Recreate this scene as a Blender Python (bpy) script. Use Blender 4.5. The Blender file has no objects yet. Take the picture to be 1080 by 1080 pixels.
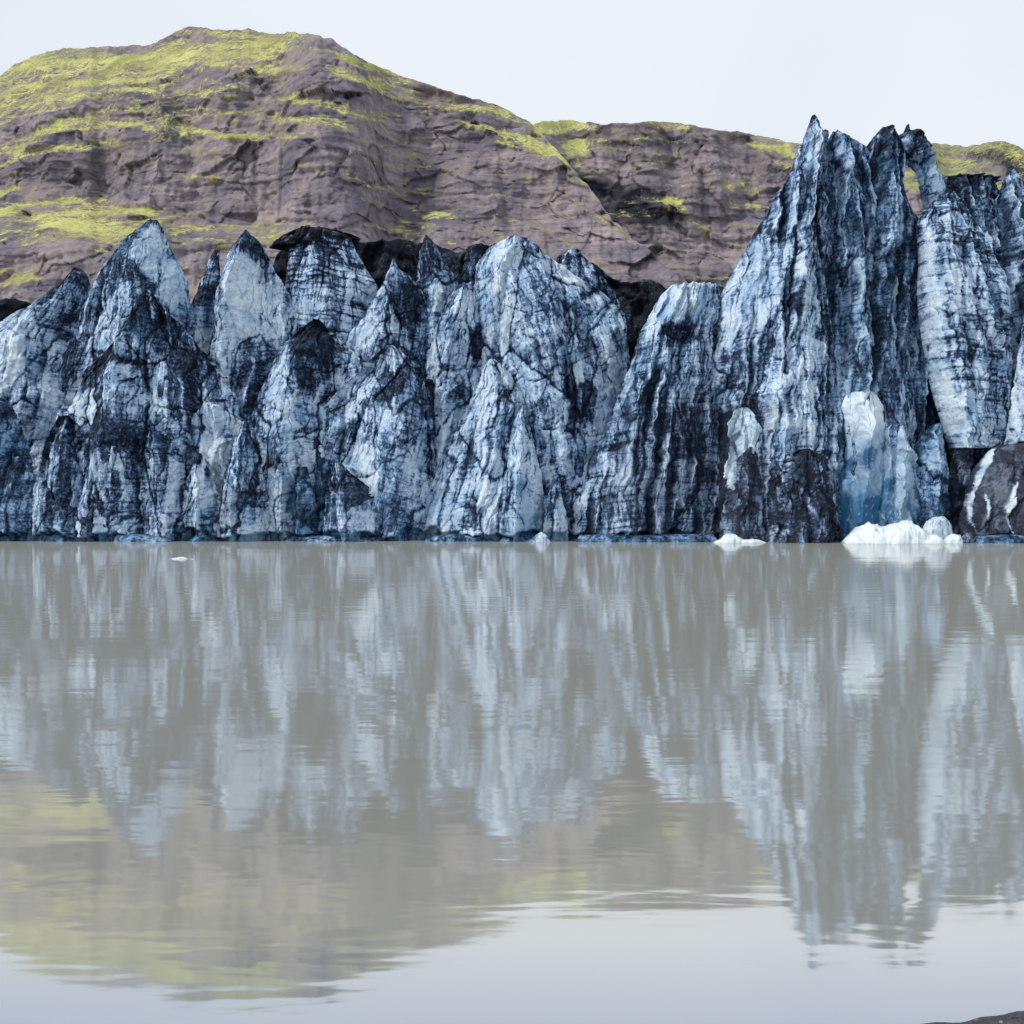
import bpy, math, random
import numpy as np

# ------------------------------------------------------------------ camera, sky, sun, exposure
S = bpy.context.scene
COL = S.collection
F, HOR, CAMZ = 1200.0, 536.0, 3.0          # focal length and horizon of the photograph in its own pixels; eye height

cam = bpy.data.objects.new("camera", bpy.data.cameras.new("camera"))
COL.objects.link(cam)
cam.location = (0, 0, CAMZ)
cam.rotation_euler = (math.radians(90), 0, 0)
cam.data.sensor_width = 36
cam.data.lens = F / 1080 * 36
cam.data.shift_y = -(540 - HOR) / 1080
cam.data.clip_start = 0.1
cam.data.clip_end = 8000
S.camera = cam

SUN_EL, SUN_AZ = math.radians(42), math.radians(-122)     # azimuth from +Y, clockwise; sun behind and left of the camera
sd = (math.sin(SUN_AZ) * math.cos(SUN_EL), math.cos(SUN_AZ) * math.cos(SUN_EL), math.sin(SUN_EL))
sun = bpy.data.objects.new("sun", bpy.data.lights.new("sun", 'SUN'))
COL.objects.link(sun)
sun.data.energy = 2.0
sun.data.angle = math.radians(7)
sun.data.color = (1.0, 0.96, 0.9)
from mathutils import Vector
sun.rotation_euler = Vector(sd).to_track_quat('Z', 'Y').to_euler()

W = bpy.data.worlds.new("World")
S.world = W
W.use_nodes = True
wn, wl = W.node_tree.nodes, W.node_tree.links
wn.clear()
wo = wn.new('ShaderNodeOutputWorld')
sky = wn.new('ShaderNodeTexSky')
sky.sky_type = 'NISHITA'
sky.sun_disc = False
sky.sun_elevation = SUN_EL
sky.sun_rotation = SUN_AZ
sky.air_density = 1.0
sky.dust_density = 2.0
b1 = wn.new('ShaderNodeBackground'); b1.inputs[1].default_value = 0.1
wl.new(sky.outputs[0], b1.inputs[0])
# overcast deck of pale cloud over the blue sky
tcw = wn.new('ShaderNodeTexCoord')
nzw = wn.new('ShaderNodeTexNoise'); nzw.inputs['Scale'].default_value = 1.6; nzw.inputs['Detail'].default_value = 3
wl.new(tcw.outputs['Generated'], nzw.inputs['Vector'])
rw = wn.new('ShaderNodeValToRGB')
rw.color_ramp.elements[0].position = 0.35; rw.color_ramp.elements[0].color = (0.76, 0.85, 0.97, 1)
rw.color_ramp.elements[1].position = 0.65; rw.color_ramp.elements[1].color = (0.95, 0.99, 1.04, 1)
wl.new(nzw.outputs['Fac'], rw.inputs[0])
b2 = wn.new('ShaderNodeBackground'); b2.inputs[1].default_value = 1.0
wl.new(rw.outputs[0], b2.inputs[0])
mxw = wn.new('ShaderNodeMixShader'); mxw.inputs[0].default_value = 0.86
wl.new(b1.outputs[0], mxw.inputs[1]); wl.new(b2.outputs[0], mxw.inputs[2])
wl.new(mxw.outputs[0], wo.inputs[0])

S.view_settings.view_transform = 'Standard'
S.view_settings.look = 'None'
S.view_settings.exposure = 0.0
S.view_settings.gamma = 1.0
S.view_settings.use_curve_mapping = False
S.render.engine = 'CYCLES'
S.cycles.max_bounces = 5
S.cycles.diffuse_bounces = 3
S.cycles.glossy_bounces = 2
S.cycles.use_denoising = True

# ------------------------------------------------------------------ noise in numpy
rs = np.random.RandomState(7)
PERM = rs.permutation(256).astype(np.int32)
PERM = np.concatenate([PERM, PERM, PERM])
GR = rs.normal(size=(256, 3)).astype(np.float32)
GR /= np.linalg.norm(GR, axis=1)[:, None]
RND = rs.rand(256, 6).astype(np.float32)


def perlin(p):
    p = np.asarray(p, np.float32)
    i = np.floor(p).astype(np.int32)
    f = p - i
    i &= 255
    u = f * f * f * (f * (f * 6 - 15) + 10)
    out = np.zeros(len(p), np.float32)
    for dx in (0, 1):
        wx = u[:, 0] if dx else 1 - u[:, 0]
        a = PERM[i[:, 0] + dx]
        for dy in (0, 1):
            wy = u[:, 1] if dy else 1 - u[:, 1]
            b = PERM[a + ((i[:, 1] + dy) & 255)]
            for dz in (0, 1):
                wz = u[:, 2] if dz else 1 - u[:, 2]
                g = GR[PERM[b + ((i[:, 2] + dz) & 255)]]
                out += wx * wy * wz * (g[:, 0] * (f[:, 0] - dx) + g[:, 1] * (f[:, 1] - dy) + g[:, 2] * (f[:, 2] - dz))
    return out * 1.5


def fbm(p, sc, oct=3, gain=0.5, off=0.0):
    p = np.asarray(p, np.float32) * np.asarray(sc, np.float32) + off
    t, a = 0, 1.0
    for k in range(oct):
        t = t + a * perlin(p)
        p = p * 2.03 + 17.3
        a *= gain
    return t


def fbm1(x, oct=3, off=0.0):
    x = np.asarray(x, np.float32)
    return fbm(np.stack([x, x * 0 + off, x * 0 + 3.3], 1), 1.0, oct)


def worley(u, v, seed):
    """2D cells: (offset, gradient height, border distance) of broken facets"""
    iu, iv = np.floor(u).astype(np.int32), np.floor(v).astype(np.int32)
    F1 = np.full(len(u), 9.0, np.float32); F2 = F1.copy()
    h = np.zeros(len(u), np.float32); idc = np.zeros(len(u), np.int32)
    for a in (-1, 0, 1):
        for b in (-1, 0, 1):
            c = PERM[(PERM[(iu + a + seed * 31) & 255] + iv + b + seed) & 255]
            du = u - (iu + a + RND[c, 0]); dv = v - (iv + b + RND[c, 1])
            d = np.sqrt(du * du + dv * dv)
            near = d < F1
            F2 = np.where(near, F1, np.minimum(F2, d))
            F1 = np.where(near, d, F1)
            h = np.where(near, (RND[c, 2] - .5) * 0.8 + (RND[c, 3] - .5) * 3.4 * du + (RND[c, 4] - .5) * 2.0 * dv, h)
            idc = np.where(near, c, idc)
    return h, RND[idc, 5], F2 - F1


def wedges(u, v, seed):
    """interlocking pyramids: planar left, right and top faces, sharp crests and sharp clefts between them (v points up)"""
    iu, iv = np.floor(u).astype(np.int32), np.floor(v).astype(np.int32)
    H1 = np.full(len(u), -99., np.float32); H2 = H1.copy()
    tone = np.zeros(len(u), np.float32); crest = np.ones(len(u), np.float32)
    for a in (-1, 0, 1):
        for b in (-1, 0, 1, 2):
            c = PERM[(PERM[(iu + a + seed * 37) & 255] + iv + b + seed * 5) & 255]
            c2 = PERM[(c + 91) & 255]
            du = u - (iu + a + RND[c, 0]); dv = (iv + b + RND[c, 1]) - v        # dv > 0 below the apex
            k = 0.12 + 0.32 * RND[c, 3]
            du = du + (RND[c2, 0] - .5) * 0.7 * dv                               # crest leans
            Lf = (0.55 + 0.9 * RND[c, 4]) * (-du - k * dv)
            Rf = (0.55 + 0.9 * RND[c, 5]) * (du - k * dv)
            Tf = -1.7 * dv
            lr = np.maximum(Lf, Rf)
            h = (RND[c, 2] - .5) * 0.9 - np.maximum(lr, Tf) - 0.26 * dv - 0.9 * np.maximum(dv - 1.1, 0)
            t = np.where(Tf > lr, RND[c2, 3], np.where(Lf > Rf, RND[c2, 1], RND[c2, 2]))
            best = h > H1
            H2 = np.where(best, H1, np.maximum(H2, h))
            H1 = np.where(best, h, H1)
            tone = np.where(best, t, tone)
            crest = np.where(best, np.where(Tf > lr, 1, np.abs(Lf - Rf)), crest)
    return np.clip(H1, -1.2, 1.2), tone, H1 - H2, crest


def sstep(a, b, x):
    t = np.clip((x - a) / (b - a), 0, 1)
    return t * t * (3 - 2 * t)


def dist_poly(px, py, pts, closed):
    """distance to a polyline and, when closed, inside flag"""
    d = np.full(len(px), 1e9, np.float32)
    ins = np.zeros(len(px), bool)
    n = len(pts)
    for k in range(n if closed else n - 1):
        x0, y0 = pts[k]; x1, y1 = pts[(k + 1) % n]
        ex, ey = x1 - x0, y1 - y0
        t = np.clip(((px - x0) * ex + (py - y0) * ey) / max(ex * ex + ey * ey, 1e-6), 0, 1)
        d = np.minimum(d, np.hypot(px - x0 - t * ex, py - y0 - t * ey))
        if closed and y0 != y1:
            c = ((y0 > py) != (y1 > py)) & (px < ex * (py - y0) / ey + x0)
            ins ^= c
    return d, ins


def area(px, py, poly, feather=5.0):
    d, ins = dist_poly(px, py, poly, True)
    return sstep(-feather, feather, np.where(ins, d, -d))


# ------------------------------------------------------------------ scene helpers
def tag(o, label=None, cat=None, group=None, kind=None):
    if label: o["label"] = label
    if cat: o["category"] = cat
    if group: o["group"] = group
    if kind: o["kind"] = kind
    return o


def empty(name, loc):
    o = bpy.data.objects.new(name, None)
    o.empty_display_size = 0.5
    COL.objects.link(o)
    o.location = loc
    return o


def mesh_obj(name, V, Q, mat, parent=None, loc=(0, 0, 0), attrs=None, ngons=(), smooth=True):
    me = bpy.data.meshes.new(name)
    V = np.asarray(V, np.float32) - np.asarray(loc, np.float32)
    Q = np.asarray(Q, np.int32)
    nl = Q.size + sum(len(g) for g in ngons)
    nf = len(Q) + len(ngons)
    me.vertices.add(len(V)); me.loops.add(nl); me.polygons.add(nf)
    me.vertices.foreach_set("co", V.ravel())
    li = np.concatenate([Q.ravel()] + [np.asarray(g, np.int32) for g in ngons]) if ngons else Q.ravel()
    me.loops.foreach_set("vertex_index", li)
    k = Q.shape[1]
    st = list(np.arange(len(Q)) * k)
    tot = [k] * len(Q)
    c = Q.size
    for g in ngons:
        st.append(c); tot.append(len(g)); c += len(g)
    me.polygons.foreach_set("loop_start", np.array(st, np.int32))
    me.polygons.foreach_set("loop_total", np.array(tot, np.int32))
    me.polygons.foreach_set("use_smooth", np.full(nf, smooth))
    for an, av in (attrs or {}).items():
        a = me.attributes.new(an, 'FLOAT', 'POINT')
        a.data.foreach_set("value", np.ascontiguousarray(av, np.float32))
    me.update(calc_edges=True)
    me.validate()
    me.materials.append(mat)
    o = bpy.data.objects.new(name, me)
    COL.objects.link(o)
    if parent is not None:
        o.parent = parent
        o.location = Vector(loc) - parent.location
    else:
        o.location = loc
    return o


# ------------------------------------------------------------------ materials
def mat_new(name):
    m = bpy.data.materials.new(name)
    m.use_nodes = True
    nt = m.node_tree
    nt.nodes.clear()
    out = nt.nodes.new('ShaderNodeOutputMaterial')
    return m, nt.nodes, nt.links, out


def N(n, t, **kw):
    x = n.new(t)
    for k, v in kw.items():
        if k in x.inputs: x.inputs[k].default_value = v
        else: setattr(x, k, v)
    return x


def mth(n, l, op, a, b=None, c=None, clamp=False):
    x = n.new('ShaderNodeMath'); x.operation = op; x.use_clamp = clamp
    for i, v in enumerate((a, b, c)):
        if v is None: continue
        if hasattr(v, 'links'): l.new(v, x.inputs[i])
        else: x.inputs[i].default_value = v
    return x.outputs[0]


def ramp(n, l, fac, stops, interp='LINEAR'):
    r = n.new('ShaderNodeValToRGB')
    cr = r.color_ramp; cr.interpolation = interp
    while len(cr.elements) < len(stops): cr.elements.new(0.5)
    for e, (p, c) in zip(cr.elements, stops):
        e.position = p; e.color = (*c, 1) if len(c) == 3 else c
    l.new(fac, r.inputs[0])
    return r.outputs[0]


def mixc(n, l, fac, a, b, blend='MIX'):
    x = n.new('ShaderNodeMix'); x.data_type = 'RGBA'; x.blend_type = blend
    if hasattr(fac, 'links'): l.new(fac, x.inputs[0])
    else: x.inputs[0].default_value = fac
    for v, i in ((a, 6), (b, 7)):
        if hasattr(v, 'links'): l.new(v, x.inputs[i])
        else: x.inputs[i].default_value = (*v, 1)
    return x.outputs[2]


def noise_node(n, l, vec, scale, detail=4, rough=0.6, dist=0.0, mul=None):
    if mul:
        m = n.new('ShaderNodeMapping'); m.inputs['Scale'].default_value = mul
        l.new(vec, m.inputs[0]); vec = m.outputs[0]
    x = N(n, 'ShaderNodeTexNoise', Scale=scale, Detail=detail, Roughness=rough, Distortion=dist)
    l.new(vec, x.inputs['Vector'])
    return x.outputs['Fac']


def ice_material(name, stops, grain=0.9, spec=0.12, bump=1.0):
    m, n, l, out = mat_new(name)
    geo = N(n, 'ShaderNodeNewGeometry')
    pos = geo.outputs['Position']
    d = N(n, 'ShaderNodeAttribute', attribute_name='dirt').outputs['Fac']
    bl = N(n, 'ShaderNodeAttribute', attribute_name='blue').outputs['Fac']
    wm = N(n, 'ShaderNodeAttribute', attribute_name='warm').outputs['Fac']
    g1 = noise_node(n, l, pos, 2.6, 5, 0.72, 0.4)
    g2 = noise_node(n, l, pos, 5.5, 4, 0.8)
    g3 = noise_node(n, l, pos, 1.0, 4, 0.65, 0.6, mul=(1.0, 1.0, 3.2))
    s = mth(n, l, 'MULTIPLY_ADD', mth(n, l, 'SUBTRACT', g1, 0.5), 0.85 * grain, d)
    s = mth(n, l, 'MULTIPLY_ADD', mth(n, l, 'SUBTRACT', g2, 0.5), 1.15 * grain, s)
    s = mth(n, l, 'MULTIPLY_ADD', mth(n, l, 'SUBTRACT', g3, 0.5), 0.6 * grain, s, True)
    c = ramp(n, l, s, stops)
    bc = ramp(n, l, bl, [(0.0, (0.28, 0.50, 0.78)), (0.5, (0.07, 0.26, 0.48)), (1.0, (0.014, 0.10, 0.22))])
    c = mixc(n, l, mth(n, l, 'MULTIPLY', mth(n, l, 'MULTIPLY', bl, 1.25), mth(n, l, 'SUBTRACT', 1.05, s), clamp=True), c, bc)
    c = mixc(n, l, mth(n, l, 'MULTIPLY', wm, 0.8, clamp=True), c, mixc(n, l, g1, (0.014, 0.015, 0.023), (0.082, 0.079, 0.103)))
    p = N(n, 'ShaderNodeBsdfPrincipled', Roughness=0.55)
    p.inputs['Specular IOR Level'].default_value = spec
    l.new(c, p.inputs['Base Color'])
    bh = mth(n, l, 'ADD', mth(n, l, 'MULTIPLY', g1, 1.0), mth(n, l, 'MULTIPLY', g2, 0.35))
    b = N(n, 'ShaderNodeBump', Strength=0.8 * bump, Distance=0.28)
    l.new(bh, b.inputs['Height']); l.new(b.outputs[0], p.inputs['Normal'])
    l.new(p.outputs[0], out.inputs[0])
    return m


ICE = ice_material("dirty_glacier_ice", [(0.0, (0.76, 0.87, 0.94)), (0.24, (0.52, 0.66, 0.83)), (0.44, (0.235, 0.35, 0.54)),
                                         (0.64, (0.060, 0.103, 0.19)), (0.83, (0.008, 0.015, 0.034)), (1.0, (0.004, 0.006, 0.011))])
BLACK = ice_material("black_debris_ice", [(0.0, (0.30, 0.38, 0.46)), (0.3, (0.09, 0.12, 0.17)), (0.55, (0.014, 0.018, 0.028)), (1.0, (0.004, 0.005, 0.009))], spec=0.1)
CLEAN = ice_material("clean_blue_ice", [(0.0, (0.84, 0.90, 0.93)), (0.45, (0.66, 0.78, 0.85)), (0.8, (0.34, 0.46, 0.56)), (1.0, (0.08, 0.1, 0.14))], grain=0.35, spec=0.4, bump=0.5)


def hill_material(name, rock_a, rock_b, moss_a, moss_b):
    m, n, l, out = mat_new(name)
    geo = N(n, 'ShaderNodeNewGeometry')
    pos = geo.outputs['Position']
    mo = N(n, 'ShaderNodeAttribute', attribute_name='moss').outputs['Fac']
    st = N(n, 'ShaderNodeAttribute', attribute_name='stain_shade').outputs['Fac']
    nb = noise_node(n, l, pos, 0.035, 5, 0.6)
    nm = noise_node(n, l, pos, 0.22, 6, 0.7, 0.5)
    nf = noise_node(n, l, pos, 0.75, 5, 0.75, mul=(0.8, .8, 1.6))
    nl = noise_node(n, l, pos, 0.09, 5, 0.7, 0.8, mul=(0.35, 0.35, 3.0))
    rk = mth(n, l, 'ADD', mth(n, l, 'MULTIPLY', nm, 0.45), mth(n, l, 'MULTIPLY', nf, 0.25))
    rk = mth(n, l, 'ADD', rk, mth(n, l, 'MULTIPLY', nl, 0.35))
    c = ramp(n, l, rk, [(0.36, tuple(x * .5 for x in rock_a)), (0.47, rock_a), (0.56, rock_b), (0.7, tuple(min(1, x * 1.6) for x in rock_b))])
    c = mixc(n, l, ramp(n, l, nb, [(0.42, (0, 0, 0)), (0.62, (0.75, 0.75, 0.75))]), c, tuple(a * b for a, b in zip(rock_a, (0.55, 0.60, 0.78))), 'MIX')
    nt_ = noise_node(n, l, pos, 0.05, 6, 0.68, 0.6, mul=(1, 1, 1.5))
    c = mixc(n, l, ramp(n, l, nt_, [(0.50, (0, 0, 0)), (0.64, (0.65, 0.65, 0.65))]), c, (0.40, 0.335, 0.30))
    c = mixc(n, l, st, c, (0.014, 0.017, 0.028))  # dark water stains, plus the painted shade of the overhang
    ms = mth(n, l, 'MULTIPLY_ADD', mth(n, l, 'SUBTRACT', nm, 0.5), 2.8, mo)
    ms = mth(n, l, 'MULTIPLY_ADD', mth(n, l, 'SUBTRACT', nf, 0.5), 2.0, ms)
    ms = mth(n, l, 'MULTIPLY_ADD', mth(n, l, 'SUBTRACT', nl, 0.5), 1.2, ms)
    mf = ramp(n, l, ms, [(0.22, (0, 0, 0)), (0.48, (.6, .6, .6)), (0.85, (1, 1, 1))])
    mc = mixc(n, l, ramp(n, l, mth(n, l, 'ADD', mth(n, l, 'MULTIPLY', nf, 0.5), mth(n, l, 'MULTIPLY', nb, 0.5)), [(0.36, (0, 0, 0)), (0.62, (1, 1, 1))]), moss_a, moss_b)
    thin = ramp(n, l, ms, [(0.35, (1, 1, 1)), (0.85, (0, 0, 0))])
    mc = mixc(n, l, thin, mc, (0.20, 0.175, 0.095))
    c = mixc(n, l, mf, c, mc)
    p = N(n, 'ShaderNodeBsdfPrincipled', Roughness=0.95)
    p.inputs['Specular IOR Level'].default_value = 0.1
    l.new(c, p.inputs['Base Color'])
    b = N(n, 'ShaderNodeBump', Strength=0.7, Distance=1.6)
    l.new(mth(n, l, 'ADD', rk, mth(n, l, 'MULTIPLY', nf, 0.3)), b.inputs['Height']); l.new(b.outputs[0], p.inputs['Normal'])
    l.new(p.outputs[0], out.inputs[0])
    return m


HILL = hill_material("mossy_rock_slope", (0.232, 0.197, 0.222), (0.372, 0.315, 0.325), (0.20, 0.21, 0.08), (0.66, 0.65, 0.24))
HILLFAR = hill_material("far_mossy_slope", (0.20, 0.18, 0.205), (0.30, 0.26, 0.28), (0.22, 0.25, 0.09), (0.50, 0.54, 0.17))

# murky lake water
WATER, n, l, out = mat_new("silty_water")
geo = N(n, 'ShaderNodeNewGeometry')
pos = geo.outputs['Position']
w1 = noise_node(n, l, pos, 1.0, 3, 0.55, 0.3, mul=(0.35, 1.0, 1.0))
w2 = noise_node(n, l, pos, 0.16, 2, 0.5, 0.2, mul=(0.4, 1.0, 1.0))
w3 = noise_node(n, l, pos, 5.0, 2, 0.5, 0.2, mul=(0.5, 1.0, 1.0))
gust = noise_node(n, l, pos, 0.035, 2, 0.5)
hh = mth(n, l, 'ADD', mth(n, l, 'MULTIPLY', w1, 0.030), mth(n, l, 'MULTIPLY', w2, 0.09))
hh = mth(n, l, 'ADD', hh, mth(n, l, 'MULTIPLY', mth(n, l, 'MULTIPLY', w3, 0.006), gust))
bw = N(n, 'ShaderNodeBump', Strength=0.22, Distance=1.0)
l.new(hh, bw.inputs['Height'])
df = N(n, 'ShaderNodeBsdfDiffuse')
sep = N(n, 'ShaderNodeSeparateXYZ'); l.new(pos, sep.inputs[0])
far = mth(n, l, 'DIVIDE', sep.outputs[1], 60.0, clamp=True)
silt = mixc(n, l, noise_node(n, l, pos, 0.05, 3, 0.5), (0.39, 0.395, 0.345), (0.42, 0.42, 0.368))
shal = mth(n, l, 'SUBTRACT', 1.0, mth(n, l, 'DIVIDE', mth(n, l, 'SUBTRACT', sep.outputs[1], 6.4), 1.6), clamp=True)
l.new(mixc(n, l, shal, silt, (0.10, 0.15, 0.23)), df.inputs['Color'])
gl = N(n, 'ShaderNodeBsdfGlossy', Roughness=0.05)
gl.inputs['Color'].default_value = (0.97, 0.98, 1, 1)
l.new(bw.outputs[0], gl.inputs['Normal'])
lw = N(n, 'ShaderNodeFresnel', IOR=1.9)
fac = mth(n, l, 'MULTIPLY_ADD', lw.outputs[0], 0.12, 0.47, True)
mx = N(n, 'ShaderNodeMixShader')
l.new(fac, mx.inputs[0]); l.new(df.outputs[0], mx.inputs[1]); l.new(gl.outputs[0], mx.inputs[2])
l.new(mx.outputs[0], out.inputs[0])

SHORE, n, l, out = mat_new("black_shore_sand")
pos = N(n, 'ShaderNodeNewGeometry').outputs['Position']
s1 = noise_node(n, l, pos, 22, 5, 0.75)
s2 = noise_node(n, l, pos, 2.5, 3, 0.6)
c = ramp(n, l, mth(n, l, 'ADD', mth(n, l, 'MULTIPLY', s1, 0.7), mth(n, l, 'MULTIPLY', s2, 0.3)), [(0.35, (0.015, 0.014, 0.02)), (0.55, (0.055, 0.05, 0.065)), (0.7, (0.13, 0.12, 0.14))])
p = N(n, 'ShaderNodeBsdfPrincipled', Roughness=0.6)
l.new(c, p.inputs['Base Color'])
b = N(n, 'ShaderNodeBump', Strength=0.8, Distance=0.03); l.new(s1, b.inputs['Height']); l.new(b.outputs[0], p.inputs['Normal'])
l.new(p.outputs[0], out.inputs[0])
STONE, n, l, out = mat_new("wet_dark_stone")
oi = N(n, 'ShaderNodeNewGeometry')
c = ramp(n, l, oi.outputs['Random Per Island'], [(0, (0.012, 0.011, 0.015)), (0.6, (0.06, 0.045, 0.05)), (0.9, (0.10, 0.085, 0.085)), (1, (0.3, 0.29, 0.28))])
p = N(n, 'ShaderNodeBsdfPrincipled', Roughness=0.5)
l.new(c, p.inputs['Base Color']); l.new(p.outputs[0], out.inputs[0])
BED, n, l, out = mat_new("dark_lake_bed")
p = N(n, 'ShaderNodeBsdfPrincipled', Roughness=0.9)
p.inputs['Base Color'].default_value = (0.06, 0.055, 0.055, 1); l.new(p.outputs[0], out.inputs[0])


# ------------------------------------------------------------------ setting: ground, water, shore
def grid_quads(nr, nc, wrap=False):
    r, c = np.meshgrid(np.arange(nr - 1), np.arange(nc if wrap else nc - 1), indexing='ij')
    a = r * nc + c; b = r * nc + (c + 1) % nc
    return np.stack([a, b, b + nc, a + nc], -1).reshape(-1, 4)


V = [(-4000, -200, -6), (4000, -200, -6), (4000, 4000, -6), (-4000, 4000, -6)]
tag(mesh_obj("ground", V, [[0, 1, 2, 3]], BED), kind="structure")
V = [(-1500, -60, 0), (1500, -60, 0), (1500, 420, 0), (-1500, 420, 0)]
tag(mesh_obj("water", V, [[0, 1, 2, 3]], WATER), kind="structure")


def shore_z(x, y):
    edge = 6.595 + 0.224 * np.clip(x - 2.29, -6, 3) + 0.02 * np.sin(x * 9) + .012 * np.sin(x * 23 + 1)
    t = edge - y
    z = 0.10 * t + 0.11 * np.clip(t, 0, 20) ** 1.15 * 0.35
    P = np.stack([x, y, x * 0], 1)
    return np.minimum(z, 1.42) + 0.02 * fbm(P, 2.2, 4) * np.clip(t * 3, 0, 1)


xs = np.concatenate([np.linspace(-60, -4, 40), np.linspace(-3.8, 8, 240), np.linspace(8.3, 60, 40)])
ys = np.concatenate([np.linspace(-60, 2, 40), np.linspace(2.1, 5.6, 40), np.linspace(5.62, 8, 120)])
X, Y = np.meshgrid(xs, ys)
x, y = X.ravel(), Y.ravel()
tag(mesh_obj("shore", np.stack([x, y, shore_z(x, y)], 1), grid_quads(len(ys), len(xs)), SHORE), kind="structure")
rng = random.Random(5)
import bmesh
bm = bmesh.new()
from mathutils import Matrix
for k in range(1600):
    px_, py_ = rng.uniform(1.6, 4.6), rng.uniform(5.6, 7.0)
    z_ = float(shore_z(np.array([px_]), np.array([py_]))[0])
    if z_ < 0.004: continue
    r_ = 0.004 + 0.016 * rng.random() ** 4
    mtx = Matrix.Translation((px_, py_, z_ + r_ * 0.1)) @ Matrix.Rotation(rng.uniform(0, 6.28), 4, 'Z') @ Matrix.Diagonal((1.3, 0.9, 0.65, 1))
    vs = bmesh.ops.create_icosphere(bm, subdivisions=1, radius=r_, matrix=mtx)['verts']
    for v_ in vs: v_.co += Vector((rng.gauss(0, .12), rng.gauss(0, .12), rng.gauss(0, .12))) * r_
me = bpy.data.meshes.new("pebbles"); bm.to_mesh(me); bm.free(); me.materials.append(STONE)
ob = bpy.data.objects.new("pebbles", me); COL.objects.link(ob)
tag(ob, "dark wet pebbles scattered on the black sand of the shore", "pebbles", kind="stuff")


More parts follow.
